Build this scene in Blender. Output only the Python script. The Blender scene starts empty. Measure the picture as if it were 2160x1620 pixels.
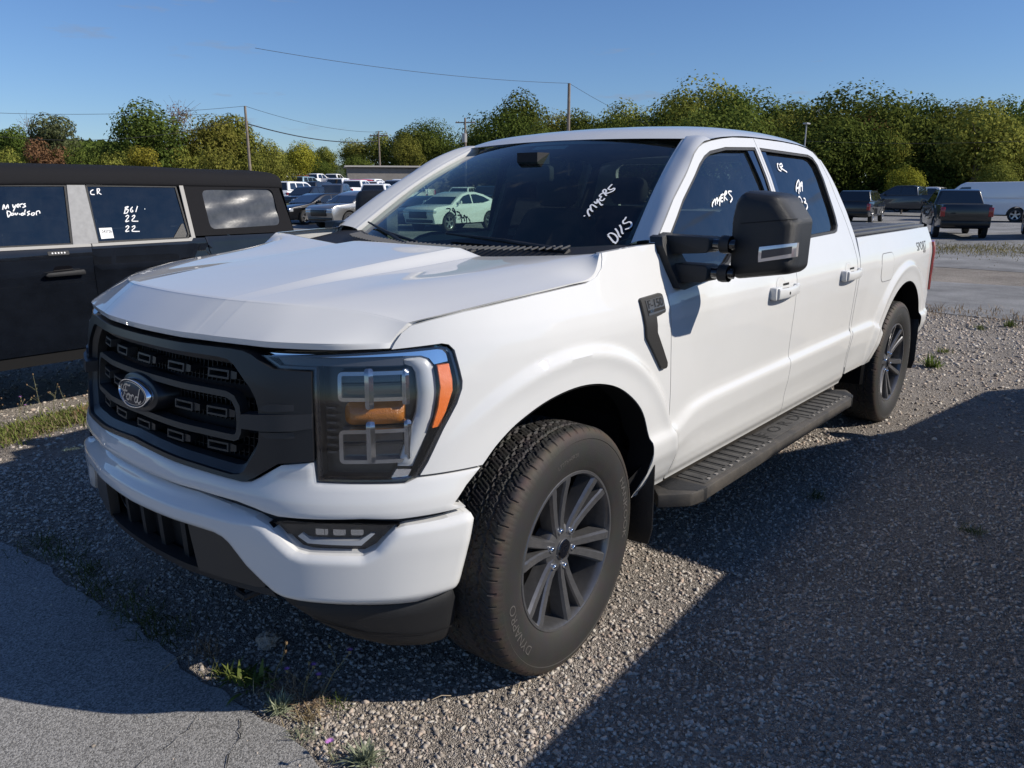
import bpy, bmesh, math, random
import numpy as np
from mathutils import Vector, Matrix
from bisect import bisect_right
random.seed(7); RNG=np.random.default_rng(7)
sc=bpy.context.scene; COL=sc.collection
R=math.radians
# ---------------------------------------------------------------- camera
CAMP=(1.86637625,2.33354630,1.55203026); YAW=3.84797078; PITCH=-.248870515; FPX=1625.
cam=bpy.data.cameras.new('camera'); cam.sensor_width=36; cam.lens=36*FPX/2160; cam.clip_start=.05; cam.clip_end=3000
co=bpy.data.objects.new('camera',cam); COL.objects.link(co); sc.camera=co
fw=Vector((math.cos(PITCH)*math.cos(YAW),math.cos(PITCH)*math.sin(YAW),math.sin(PITCH)))
rt=Vector((math.sin(YAW),-math.cos(YAW),0)); up=rt.cross(fw)
co.matrix_world=Matrix(((rt.x,up.x,-fw.x,CAMP[0]),(rt.y,up.y,-fw.y,CAMP[1]),(rt.z,up.z,-fw.z,CAMP[2]),(0,0,0,1)))
# ---------------------------------------------------------------- sky and sun
SUN=Vector((-.55,1.,.74)).normalized()           # towards the sun
EL=math.asin(SUN.z); AZ=math.atan2(SUN.x,SUN.y)  # azimuth from +Y towards +X
w=bpy.data.worlds.new('World'); sc.world=w; w.use_nodes=True; nt=w.node_tree
bg=nt.nodes['Background']; sky=nt.nodes.new('ShaderNodeTexSky'); sky.sky_type='NISHITA'; sky.sun_disc=False
sky.sun_elevation=EL; sky.sun_rotation=AZ; sky.altitude=400; sky.air_density=1.15; sky.dust_density=0.; sky.ozone_density=4.5
tint=nt.nodes.new('ShaderNodeMix'); tint.data_type='RGBA'; tint.blend_type='MULTIPLY'; tint.inputs[0].default_value=1; tint.inputs[7].default_value=(.96,1.14,1.48,1); nt.links.new(sky.outputs[0],tint.inputs[6])
wc=nt.nodes.new('ShaderNodeTexCoord'); wm_=nt.nodes.new('ShaderNodeMapping'); wm_.inputs['Scale'].default_value=(1,1,5.5); nt.links.new(wc.outputs['Generated'],wm_.inputs['Vector'])
wn=nt.nodes.new('ShaderNodeTexNoise'); wn.inputs['Scale'].default_value=7.5; wn.inputs['Detail'].default_value=7; wn.inputs['Roughness'].default_value=.55; nt.links.new(wm_.outputs[0],wn.inputs['Vector'])
wr=nt.nodes.new('ShaderNodeMapRange'); wr.inputs['From Min'].default_value=.635; wr.inputs['From Max'].default_value=.72; wr.inputs['To Max'].default_value=.5; nt.links.new(wn.outputs['Fac'],wr.inputs['Value'])
cl=nt.nodes.new('ShaderNodeMix'); cl.data_type='RGBA'; cl.inputs[7].default_value=(3.6,4.3,5.6,1); nt.links.new(wr.outputs[0],cl.inputs[0]); nt.links.new(tint.outputs[2],cl.inputs[6])   # a few small flat clouds
nt.links.new(cl.outputs[2],bg.inputs[0]); bg.inputs[1].default_value=.066
sl=bpy.data.lights.new('sun','SUN'); sl.energy=5.0; sl.angle=R(.53); sl.color=(1,.93,.83)
so=bpy.data.objects.new('sun',sl); COL.objects.link(so); so.rotation_euler=SUN.to_track_quat('Z','Y').to_euler(); so.location=(0,0,30)
sc.view_settings.view_transform='Standard'; sc.view_settings.look='None'; sc.view_settings.exposure=.16; sc.view_settings.gamma=1
sc.cycles.max_bounces=12; sc.cycles.transparent_max_bounces=24; sc.cycles.glossy_bounces=6; sc.cycles.transmission_bounces=8
# ---------------------------------------------------------------- materials
MATS={}
def nd(t,ty,**k):
    n=t.nodes.new(ty)
    for a,b in k.items():
        if a in n.inputs.keys(): n.inputs[a].default_value=b
        else: setattr(n,a,b)
    return n
def mat(name,col,rough=.5,metal=0,coat=0,spec=.5,emis=None,var=0,vscale=8,bump=0,bscale=60,coat_rough=.03,trans=0,ior=1.45,rvar=0,col2=None,detail=6):
    if name in MATS: return MATS[name]
    m=bpy.data.materials.new(name); m.use_nodes=True; t=m.node_tree; b=t.nodes['Principled BSDF']
    b.inputs['Base Color'].default_value=(*col,1); b.inputs['Roughness'].default_value=rough; b.inputs['Metallic'].default_value=metal
    b.inputs['Coat Weight'].default_value=coat; b.inputs['Coat Roughness'].default_value=coat_rough; b.inputs['Specular IOR Level'].default_value=spec
    b.inputs['Transmission Weight'].default_value=trans; b.inputs['IOR'].default_value=ior
    if emis: b.inputs['Emission Color'].default_value=(*emis[:3],1); b.inputs['Emission Strength'].default_value=emis[3]
    tc=nd(t,'ShaderNodeTexCoord')
    if var or col2 or rvar:
        n=nd(t,'ShaderNodeTexNoise',Scale=vscale,Detail=detail,Roughness=.6); t.links.new(tc.outputs['Object'],n.inputs['Vector'])
        r=nd(t,'ShaderNodeMapRange'); r.inputs['From Min'].default_value=.3; r.inputs['From Max'].default_value=.7; t.links.new(n.outputs['Fac'],r.inputs['Value'])
        mx=nd(t,'ShaderNodeMix'); mx.data_type='RGBA'
        a=col; c=col2 if col2 else tuple(x*(1-var) for x in col)
        mx.inputs[6].default_value=(*c,1); mx.inputs[7].default_value=(*(a if col2 else tuple(min(1,x*(1+var)) for x in col)),1)
        t.links.new(r.outputs[0],mx.inputs[0]); t.links.new(mx.outputs[2],b.inputs['Base Color'])
        if rvar:
            q=nd(t,'ShaderNodeMapRange'); q.inputs['To Min'].default_value=max(0,rough-rvar); q.inputs['To Max'].default_value=min(1,rough+rvar)
            t.links.new(n.outputs['Fac'],q.inputs['Value']); t.links.new(q.outputs[0],b.inputs['Roughness'])
    if bump:
        n2=nd(t,'ShaderNodeTexNoise',Scale=bscale,Detail=4); t.links.new(tc.outputs['Object'],n2.inputs['Vector'])
        bp=nd(t,'ShaderNodeBump',Strength=bump,Distance=.01); t.links.new(n2.outputs['Fac'],bp.inputs['Height']); t.links.new(bp.outputs[0],b.inputs['Normal'])
    MATS[name]=m; return m
def glass(name,tint,refl=1.0,rough=0.0,dust=0.0,f0=.07):
    # thin automotive glass: tinted straight-through light plus a Fresnel reflection, a trace of dust
    if name in MATS: return MATS[name]
    m=bpy.data.materials.new(name); m.use_nodes=True; t=m.node_tree; t.nodes.remove(t.nodes['Principled BSDF']); out=t.nodes['Material Output']
    tr=nd(t,'ShaderNodeBsdfTransparent'); tr.inputs[0].default_value=(*tint,1); gl=nd(t,'ShaderNodeBsdfGlossy',Roughness=rough); gl.inputs[0].default_value=(refl,refl,refl,1)
    lw=nd(t,'ShaderNodeLayerWeight',Blend=.5); pw=nd(t,'ShaderNodeMath',operation='POWER'); pw.inputs[1].default_value=5; t.links.new(lw.outputs['Facing'],pw.inputs[0])
    fr=nd(t,'ShaderNodeMath',operation='MULTIPLY_ADD'); fr.inputs[1].default_value=.93; fr.inputs[2].default_value=f0; t.links.new(pw.outputs[0],fr.inputs[0]); mx=nd(t,'ShaderNodeMixShader')
    t.links.new(fr.outputs[0],mx.inputs[0]); t.links.new(tr.outputs[0],mx.inputs[1]); t.links.new(gl.outputs[0],mx.inputs[2])
    last=mx
    if dust:
        df=nd(t,'ShaderNodeBsdfDiffuse'); df.inputs[0].default_value=(.5,.5,.5,1); tc=nd(t,'ShaderNodeTexCoord'); n=nd(t,'ShaderNodeTexNoise',Scale=9.,Detail=8.,Roughness=.7); t.links.new(tc.outputs['Object'],n.inputs['Vector'])
        r=nd(t,'ShaderNodeMapRange'); r.inputs['From Min'].default_value=.35; r.inputs['From Max'].default_value=.8; r.inputs['To Max'].default_value=dust; t.links.new(n.outputs['Fac'],r.inputs['Value'])
        m2=nd(t,'ShaderNodeMixShader'); t.links.new(r.outputs[0],m2.inputs[0]); t.links.new(mx.outputs[0],m2.inputs[1]); t.links.new(df.outputs[0],m2.inputs[2]); last=m2
    t.links.new(last.outputs[0],out.inputs[0]); MATS[name]=m; return m
WHITE=mat('white_paint',(.61,.612,.602),rough=.6,coat=1,spec=.15,coat_rough=.015,var=.012,vscale=5)
BLACKP=mat('black_plastic',(.012,.0125,.014),rough=.55,bump=.25,bscale=700)
SATIN=mat('satin_black_trim',(.012,.013,.016),rough=.32,spec=.5)
GREYTRIM=mat('charcoal_trim',(.030,.029,.028),rough=.42,bump=.1,bscale=500)
DARK=mat('deep_black',(.004,.004,.005),rough=.8)
GLOSSB=mat('gloss_black',(.006,.006,.008),rough=.08,coat=1)
CHROME=mat('chrome',(.85,.86,.88),rough=.08,metal=1)
SILVER=mat('silver_reflector',(.55,.56,.58),rough=.18,metal=1)
LIGHTPIPE=mat('frosted_light_pipe',(.42,.43,.44),rough=.35,coat=.6)
AMBER=mat('amber_reflector',(.85,.17,.008),rough=.25,coat=1,bump=.35,bscale=420)
AMBERD=mat('amber_turn_lens',(.35,.12,.01),rough=.2,coat=1,bump=.4,bscale=260)
REDL=mat('red_lens',(.45,.008,.012),rough=.12,coat=1,bump=.15,bscale=200)
RUBBER=mat('rubber',(.02,.019,.018),rough=.75,col2=(.035,.028,.022),vscale=14,bump=.15,bscale=300)
RIM=mat('dark_alloy',(.15,.15,.155),rough=.30,metal=.65,var=.12,vscale=40,coat=.3)
STEEL=mat('worn_steel',(.25,.23,.21),rough=.45,metal=.9,var=.3,vscale=40)
CLEAR=glass('lamp_lens',(.96,.97,.98),dust=.008,f0=.05)
WSG=glass('windshield_glass',(.58,.72,.63),dust=.012,f0=.06)
SIDEG=glass('side_glass',(.62,.74,.66),dust=.02,f0=.09)
PRIVG=glass('privacy_glass',(.05,.055,.06),dust=.02,f0=.09)
MARKER=mat('white_marker_ink',(.82,.82,.82),rough=.8)
INTER=mat('dark_interior',(.014,.014,.016),rough=.8)
# ---------------------------------------------------------------- mesh helpers
def tag(o,label=None,cat=None,group=None,kind=None):
    if label: o['label']=label
    if cat: o['category']=cat
    if group: o['group']=group
    if kind: o['kind']=kind
    return o
def empty(name,loc=(0,0,0),rz=0,scale=1,parent=None):
    o=bpy.data.objects.new(name,None); o.empty_display_size=.1; COL.objects.link(o); o.location=loc; o.rotation_euler=(0,0,rz); o.scale=(scale,)*3
    if parent: o.parent=parent
    return o
def smooth(me,ang=35):
    me.polygons.foreach_set('use_smooth',[True]*len(me.polygons))
    try: me.set_sharp_from_angle(angle=R(ang))
    except Exception: pass
def mobj(name,verts,faces,m,parent=None,ang=35,sm=True):
    me=bpy.data.meshes.new(name); me.from_pydata([tuple(v) for v in verts],[],[tuple(f) for f in faces]); me.update()
    if sm: smooth(me,ang)
    if m: me.materials.append(m)
    o=bpy.data.objects.new(name,me); COL.objects.link(o)
    if parent: o.parent=parent
    return o
def bobj(name,bm,m,parent=None,ang=35,sm=True,recalc=False):
    if recalc: bmesh.ops.recalc_face_normals(bm,faces=bm.faces)
    me=bpy.data.meshes.new(name); bm.to_mesh(me); bm.free()
    if sm: smooth(me,ang)
    if m: me.materials.append(m)
    o=bpy.data.objects.new(name,me); COL.objects.link(o)
    if parent: o.parent=parent
    return o
def mirror(o,parent=None,name=None):
    """left part -> right part (y negated, faces flipped), with its children"""
    me=o.data.copy(); n=len(me.vertices); c=np.empty(n*3); me.vertices.foreach_get('co',c); c[1::3]*=-1; me.vertices.foreach_set('co',c); me.flip_normals(); me.update()
    q=bpy.data.objects.new(name or o.name.split('.')[0],me); COL.objects.link(q); q.parent=parent or o.parent
    if 'kind' in o: q['kind']=o['kind']
    for ch in list(o.children): mirror(ch,q)
    return q
class MB:
    def __init__(s): s.v=[]; s.f=[]
    def add(s,v,f):
        k=len(s.v); s.v+= [tuple(a) for a in v]; s.f+=[tuple(i+k for i in q) for q in f]; return s
    def box(s,c,sz,rot=None):
        hx,hy,hz=[a/2 for a in sz]; v=[Vector((x*hx,y*hy,z*hz)) for x in (-1,1) for y in (-1,1) for z in (-1,1)]
        if rot is not None: v=[rot@a for a in v]
        v=[a+Vector(c) for a in v]
        return s.add(v,[(0,1,3,2),(4,6,7,5),(0,4,5,1),(2,3,7,6),(0,2,6,4),(1,5,7,3)])
    def tube(s,pts,r,n=8,cap=True,up=(0,0,1)):
        pts=[Vector(p) for p in pts]; rr=r if isinstance(r,(list,tuple)) else [r]*len(pts); v=[]
        for i,p in enumerate(pts):
            d=(pts[min(i+1,len(pts)-1)]-pts[max(i-1,0)]).normalized(); u=Vector(up)
            if abs(d.dot(u))>.95: u=Vector((1,0,0)) if abs(d.x)<.9 else Vector((0,1,0))
            a=d.cross(u).normalized(); b=d.cross(a)
            v+=[p+a*(math.cos(2*math.pi*k/n)*rr[i])+b*(math.sin(2*math.pi*k/n)*rr[i]) for k in range(n)]
        f=[(i*n+k,i*n+(k+1)%n,(i+1)*n+(k+1)%n,(i+1)*n+k) for i in range(len(pts)-1) for k in range(n)]
        if cap: f+=[tuple(range(n))[::-1],tuple((len(pts)-1)*n+k for k in range(n))]
        return s.add(v,f)
    def lathe(s,prof,n=32,axis='y',c=(0,0,0),close=False,a0=0,a1=2*math.pi):
        full=abs(a1-a0-2*math.pi)<1e-6; m=n if full else n+1; v=[]
        for k in range(m):
            a=a0+(a1-a0)*k/n; ca,sa=math.cos(a),math.sin(a)
            for (r,h) in prof:
                q={'y':(r*ca,h,r*sa),'z':(r*ca,r*sa,h),'x':(h,r*ca,r*sa)}[axis]; v.append((q[0]+c[0],q[1]+c[1],q[2]+c[2]))
        L=len(prof); f=[]
        for k in range(n):
            k2=(k+1)%m
            for i in range(L-1 if not close else L):
                j=(i+1)%L; f.append((k*L+i,k*L+j,k2*L+j,k2*L+i))
        return s.add(v,f)
    def prism(s,poly,fn0,fn1):
        """closed solid between two mapped copies of a 2D outline"""
        n=len(poly); v=[fn0(*p) for p in poly]+[fn1(*p) for p in poly]
        return s.add(v,[tuple(range(n)),tuple(range(2*n-1,n-1,-1))]+[(i,i+n,(i+1)%n+n,(i+1)%n) for i in range(n)])
    def make(s,name,m,parent=None,ang=35,bev=0,seg=2,sm=True,recalc=True):
        bm=bmesh.new(); vs=[bm.verts.new(a) for a in s.v]
        for q in s.f:
            try: bm.faces.new([vs[i] for i in q])
            except ValueError: pass
        if recalc: bmesh.ops.recalc_face_normals(bm,faces=bm.faces)
        if bev:
            ed=[e for e in bm.edges if len(e.link_faces)==2 and e.calc_face_angle(0)>R(25)]
            bmesh.ops.bevel(bm,geom=ed,offset=bev,segments=seg,profile=.5,affect='EDGES',clamp_overlap=True)
        return bobj(name,bm,m,parent,ang,sm)
def rrect(w,h,r,n=4,cx=0,cy=0):
    o=[]
    for (sx,sy,a0) in ((1,1,0),(-1,1,90),(-1,-1,180),(1,-1,270)):
        for k in range(n+1):
            a=R(a0+90*k/n); o.append((cx+sx*(w/2-r)+r*math.cos(a),cy+sy*(h/2-r)+r*math.sin(a)))
    return o
def roundpoly(P,r,n=4):
    """round the corners of a polygon; r a number or one per corner"""
    out=[]; N=len(P)
    for i,p in enumerate(P):
        rr=r[i] if isinstance(r,(list,tuple)) else r
        p=Vector(p).to_2d(); a=Vector(P[i-1]).to_2d()-p; b=Vector(P[(i+1)%N]).to_2d()-p
        d=min(rr,a.length*.45,b.length*.45)
        if d<1e-5: out.append(tuple(p)); continue
        A=p+a.normalized()*d; B=p+b.normalized()*d
        for k in range(n+1):
            t=k/n; out.append(tuple(A*(1-t)**2+p*2*t*(1-t)+B*t*t))
    return out
def inset2(P,d):
    """move a polygon's edges inwards by d"""
    A=sum(P[i-1][0]*P[i][1]-P[i][0]*P[i-1][1] for i in range(len(P))); sg=1 if A>0 else -1; out=[]; N=len(P)
    for i in range(N):
        p=Vector(P[i]).to_2d(); a=(p-Vector(P[i-1]).to_2d()); b=(Vector(P[(i+1)%N]).to_2d()-p)
        if a.length<1e-9 or b.length<1e-9: out.append(tuple(p)); continue
        a.normalize(); b.normalize(); n1=Vector((-a.y,a.x))*sg; n2=Vector((-b.y,b.x))*sg; m=n1+n2
        if m.length<1e-6: m=n1
        m.normalize(); k=d/max(.35,m.dot(n1)); out.append(tuple(p+m*k))
    return out
def inside(p,P):
    x,y=p; c=False; j=len(P)-1
    for i in range(len(P)):
        if (P[i][1]>y)!=(P[j][1]>y) and x<(P[j][0]-P[i][0])*(y-P[i][1])/(P[j][1]-P[i][1])+P[i][0]: c=not c
        j=i
    return c
def clipgrid(poly,step,holes=(),ystep=None):
    bm=bmesh.new(); f=bm.faces.new([bm.verts.new((p[0],p[1],0)) for p in poly])
    xs=[p[0] for p in poly]; ys=[p[1] for p in poly]
    def cut(co_,no,faces):
        g=set(faces); 
        for q in faces: g.update(q.edges); g.update(q.verts)
        bmesh.ops.bisect_plane(bm,geom=list(g),plane_co=co_,plane_no=no,dist=1e-6)
    for H in holes:
        bx=(min(p[0] for p in H),max(p[0] for p in H),min(p[1] for p in H),max(p[1] for p in H))
        for i in range(len(H)):
            a=Vector((*H[i-1],0)); b=Vector((*H[i],0)); d=b-a
            if d.length<1e-7: continue
            fs=[q for q in bm.faces if min(v.co.x for v in q.verts)<bx[1] and max(v.co.x for v in q.verts)>bx[0] and min(v.co.y for v in q.verts)<bx[3] and max(v.co.y for v in q.verts)>bx[2]]
            if fs: cut(a,Vector((-d.y,d.x,0)).normalized(),fs)
        kill=[q for q in bm.faces if inside(q.calc_center_median()[:2],H)]
        bmesh.ops.delete(bm,geom=kill,context='FACES')
    n=max(1,round((max(xs)-min(xs))/step))
    for k in range(1,n): cut(Vector((min(xs)+(max(xs)-min(xs))*k/n,0,0)),Vector((1,0,0)),list(bm.faces))
    st=ystep or step; n=max(1,round((max(ys)-min(ys))/st))
    for k in range(1,n): cut(Vector((0,min(ys)+(max(ys)-min(ys))*k/n,0)),Vector((0,1,0)),list(bm.faces))
    bmesh.ops.remove_doubles(bm,verts=bm.verts,dist=1e-5)
    return bm
def panel(name,poly,fn,m,parent,step=.03,holes=(),thick=.02,gap=.0022,d=0,ang=35,ystep=None,roll=.003):
    """sheet-metal panel: the 2D outline laid on the surface fn(a,b,depth), its edge rolled inwards"""
    if gap: poly=inset2(poly,gap)
    bm=clipgrid(poly,step,holes,ystep); prm={}
    be=[e for e in bm.edges if len(e.link_faces)==1]
    bv=set(v for e in be for v in e.verts)
    if thick:
        ex=bmesh.ops.extrude_edge_only(bm,edges=be)['geom']; nv=[g for g in ex if isinstance(g,bmesh.types.BMVert)]
        prm={v:d-thick for v in nv}
    for v in bm.verts:
        dd=prm.get(v,d); 
        v.co=fn(v.co.x,v.co.y,dd)
    bmesh.ops.recalc_face_normals(bm,faces=bm.faces)
    # outward orientation: compare a face with the surface's own depth direction
    c=Vector((sum(p[0] for p in poly)/len(poly),sum(p[1] for p in poly)/len(poly),0))
    dv=(Vector(fn(c.x,c.y,.01))-Vector(fn(c.x,c.y,0)))
    if dv.length>1e-6:
        s=sum((f.normal.dot(dv))*f.calc_area() for f in bm.faces)
        if s<0: bmesh.ops.reverse_faces(bm,faces=bm.faces)
    return bobj(name,bm,m,parent,ang)
def catm(pts,n=8,closed=False):
    P=[Vector(p) for p in pts]; N=len(P); out=[]
    rng=range(N) if closed else range(N-1)
    for i in rng:
        if closed: p0,p1,p2,p3=P[i-1],P[i],P[(i+1)%N],P[(i+2)%N]
        else: p0=P[i-1] if i else P[0]*2-P[1]; p1=P[i]; p2=P[i+1]; p3=P[i+2] if i+2<N else P[-1]*2-P[-2]
        for k in range(n):
            t=k/n; out.append(.5*((2*p1)+(p2-p0)*t+(2*p0-5*p1+4*p2-p3)*t*t+(3*p1-p0-3*p2+p3)*t**3))
    if not closed: out.append(P[-1])
    return out
def loftgrid(rows,nu,nv):
    """bicubic patch through a net of control points rows[i][j]"""
    a=[catm(r,nv) for r in rows]; cols=list(zip(*a)); b=[catm(c,nu) for c in cols]   # b[j][i]
    W=len(b); H=len(b[0]); v=[b[j][i] for j in range(W) for i in range(H)]
    return v,[(j*H+i,j*H+i+1,(j+1)*H+i+1,(j+1)*H+i) for j in range(W-1) for i in range(H-1)],W,H
def patch(name,rows,m,parent,nu=6,nv=6,thick=.0,ang=40,flip=False):
    v,f,W,H=loftgrid(rows,nu,nv); bm=bmesh.new(); vs=[bm.verts.new(a) for a in v]
    for q in f:
        try: bm.faces.new([vs[i] for i in (q if not flip else q[::-1])])
        except ValueError: pass
    bmesh.ops.remove_doubles(bm,verts=bm.verts,dist=1e-6); bm.normal_update()
    if thick:
        be=[e for e in bm.edges if len(e.link_faces)==1]
        ex=bmesh.ops.extrude_edge_only(bm,edges=be)['geom']
        for g in ex:
            if isinstance(g,bmesh.types.BMVert): g.co+=Vector(thick)
    return bobj(name,bm,m,parent,ang)
FONTC={}
def textmesh(s,size=1.):
    """letters as 2D triangles (verts, faces), centred on the origin, cap height about .7*size"""
    if s not in FONTC:
        cu=bpy.data.curves.new('t','FONT'); cu.body=s; cu.align_x='CENTER'; cu.align_y='CENTER'; cu.resolution_u=3
        o=bpy.data.objects.new('t',cu); COL.objects.link(o); me=bpy.data.meshes.new_from_object(o)
        v=[tuple(a.co[:2]) for a in me.vertices]; f=[tuple(p.vertices) for p in me.polygons]
        bpy.data.objects.remove(o); bpy.data.curves.remove(cu); bpy.data.meshes.remove(me); FONTC[s]=(v,f)
    v,f=FONTC[s]; return [(a*size,b*size) for a,b in v],f
def text_on(name,s,size,fn,m,parent,depth=.001,wscale=1.):
    """raised lettering: fn(a,b,d) maps letter plane to space"""
    v,f=textmesh(s,size); mb=MB(); mb.add([fn(a*wscale,b,depth) for a,b in v],f)
    return mb.make(name,m,parent,sm=False,recalc=False)
def strokes(name,lines,fn,w,m,parent,d=.0015):
    """hand-drawn ribbon lettering on a surface"""
    mb=MB()
    for L in lines:
        P=catm([(a,b,0) for a,b in L],5) if len(L)>2 else [Vector((*L[0],0)),Vector((*L[1],0))]
        v=[]
        for i,p in enumerate(P):
            t=(P[min(i+1,len(P)-1)]-P[max(0,i-1)]); t.normalize(); n=Vector((-t.y,t.x,0))*w/2*(.75+.5*abs(math.sin(i*1.7+len(L))))
            v+=[fn(p.x+n.x,p.y+n.y,d),fn(p.x-n.x,p.y-n.y,d)]
        mb.add(v,[(2*i,2*i+1,2*i+3,2*i+2) for i in range(len(P)-1)])
    return mb.make(name,m,parent,sm=False,recalc=False)
def copytree(o,parent=None,loc=None,rz=None,scale=None):
    c=o.copy(); COL.objects.link(c); c.parent=parent
    for ch in list(o.children): copytree(ch,c)
    if loc is not None: c.location=loc
    if rz is not None: c.rotation_euler=(0,0,rz)
    if scale is not None: c.scale=(scale,)*3
    return c
# ================================================================ WHITE PICKUP: body surface in (s along plan outline, z)
PLAN=[(.86,0),(.85,.2),(.828,.32),(.798,.45),(.75,.6),(.68,.71),(.58,.81),(.47,.885),(.34,.935),(.18,.968),(0,.983),(-.3,.988),(-.8,.99),(-1.6,.99),(-2.4,.99),(-3.2,.988),(-4.0,.982),(-4.4,.975),(-4.7,.965)]
def _plan():
    pts=catm([(PLAN[1][0],-PLAN[1][1],0)]+[(x,y,0) for x,y in PLAN],40)[40:]
    c=np.array([(p.x,p.y) for p in pts]); L=np.concatenate([[0],np.cumsum(np.hypot(*np.diff(c,axis=0).T))])
    g=np.arange(0,L[-1],.004); x=np.interp(g,L,c[:,0]); y=np.interp(g,L,c[:,1])
    k=np.ones(15)/15; xp=np.concatenate([x[15:0:-1],x,[x[-1]]*15]); yp=np.concatenate([-y[15:0:-1],y,[y[-1]]*15])
    tx=np.gradient(xp); ty=np.gradient(yp); tx=np.convolve(tx,k,'same')[15:-15]; ty=np.convolve(ty,k,'same')[15:-15]
    tx[-8:]=tx[-9]; ty[-8:]=ty[-9]; n=np.hypot(tx,ty); return x,y,ty/n,-tx/n
_px,_py,_nx,_ny=[a.tolist() for a in _plan()]
def plan(s):
    a=abs(s)/.004; i=min(int(a),len(_px)-2); t=min(a-i,1.); g=lambda A:A[i]*(1-t)+A[i+1]*t
    x,y,nx,ny=g(_px),g(_py),g(_nx),g(_ny)
    return (x,y,nx,ny) if s>=0 else (x,-y,nx,-ny)
_xs=np.array(_px[::-1]); _sr=np.arange(len(_px))[::-1]*.004
def sx(x): return float(np.interp(x,_xs,_sr))      # s of a point of the left flank
def prof(pts,sig):
    z=np.arange(.1,2.,.002); v=np.interp(z,[p[0] for p in pts],[p[1] for p in pts]); n=int(sig/.002)|1; k=np.hanning(n+2)[1:-1]; k/=k.sum()
    v=np.convolve(np.pad(v,n,'edge'),k,'same')[n:-n].tolist()
    def f(q):
        a=(q-.1)/.002; i=max(0,min(int(a),len(v)-2)); t=max(0,min(1,a-i)); return v[i]*(1-t)+v[i+1]*t
    return f
FRd=prof([(.2,.0),(.28,.03),(.36,.05),(.45,.072),(.62,.078),(.74,.07),(.8,.05),(.95,.032),(1.05,.02),(1.14,0),(1.3,-.05)],.05)
SDd=prof([(.4,-.056),(.46,-.040),(.49,-.022),(.53,-.012),(.60,-.003),(.66,.007),(.735,.013),(.752,.011),(.77,-.003),(.80,-.004),(.9,.002),(1.0,.008),(1.1,.011),(1.14,.007),(1.18,-.002),(1.27,-.035),(1.45,-.105),(1.6,-.168),(1.72,-.228),(1.785,-.263),(1.84,-.31)],.010)
def sst(a,b,t):
    t=min(1.,max(0.,(t-a)/(b-a))); return t*t*(3-2*t)
ZC=[(-4.6,.675),(-3.32,.675),(-3.21,.684),(-3.06,.757),(-2.67,.752),(-1.4,.742),(-.93,.735),(-.81,.728),(-.74,.718),(-.66,.682),(-.6,.672),(.5,.672)]
_zcx=np.arange(-4.7,.6,.01); _zcv=np.convolve(np.pad(np.interp(_zcx,[p[0] for p in ZC],[p[1] for p in ZC]),6,'edge'),np.ones(9)/9,'same')[6:-6]
def zc(x): return float(np.interp(x,_zcx,_zcv))
WB=-3.693; HUBZ=.405
def flare(x,z):
    b=0
    for xw in (0.,WB):
        r=math.hypot(x-xw,z-HUBZ)
        if r<1.0 and z>.42:
            k=.026*(1-sst(.650,.690,r))+.010*sst(.60,.69,r)*(1-sst(.70,1.0,r)); k*=sst(.42,.62,z)
            if xw==0: k*=1-.55*sst(.3,.62,x-xw)
            b+=k
    return b
def depth(s,z,x):
    a=abs(s); w=sst(.85,1.45,a)
    if w<=0: return FRd(z)
    zz=z
    if .5<z<1.0:
        k=sst(.5,.66,z)*(1-sst(.78,1.0,z)); zz=z-(zc(x)-.752)*k
    return FRd(z)*(1-w)+SDd(zz)*w+flare(x,z)*w
def B(s,z,d=0):
    x,y,nx,ny=plan(s); e=d+depth(s,z,x); return (x+nx*e,y+ny*e,z)
def F(s,z,d=0):      # plain front surface without flares, for lamps and grille
    x,y,nx,ny=plan(s); e=d+FRd(z); return (x+nx*e,y+ny*e,z)
def X(pts): return [(sx(x),z) for x,z in pts]
def sym(pts): return list(pts)+[(-a,b) for a,b in pts[::-1] if a>1e-6]
def bdist(p,P):
    q=Vector(p).to_2d(); m=9
    for i in range(len(P)):
        a=Vector(P[i-1]).to_2d(); b=Vector(P[i]).to_2d(); e=b-a; L=e.length_squared
        t=0 if L<1e-12 else max(0,min(1,(q-a).dot(e)/L)); m=min(m,(a+e*t-q).length)
    return m
def puff(base,P,wd,dp):
    """surface whose depth rolls off towards the outline P"""
    def f(a,b,d=0):
        t=min(1,bdist((a,b),P)/wd); return base(a,b,d-dp*(1-t)**2)
    return f
truck=empty('pickup_truck',(0,0,0))
tag(truck,'large white crew-cab pickup with black grille, tow mirrors and grey alloy wheels in the foreground','pickup truck')
T=truck
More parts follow.
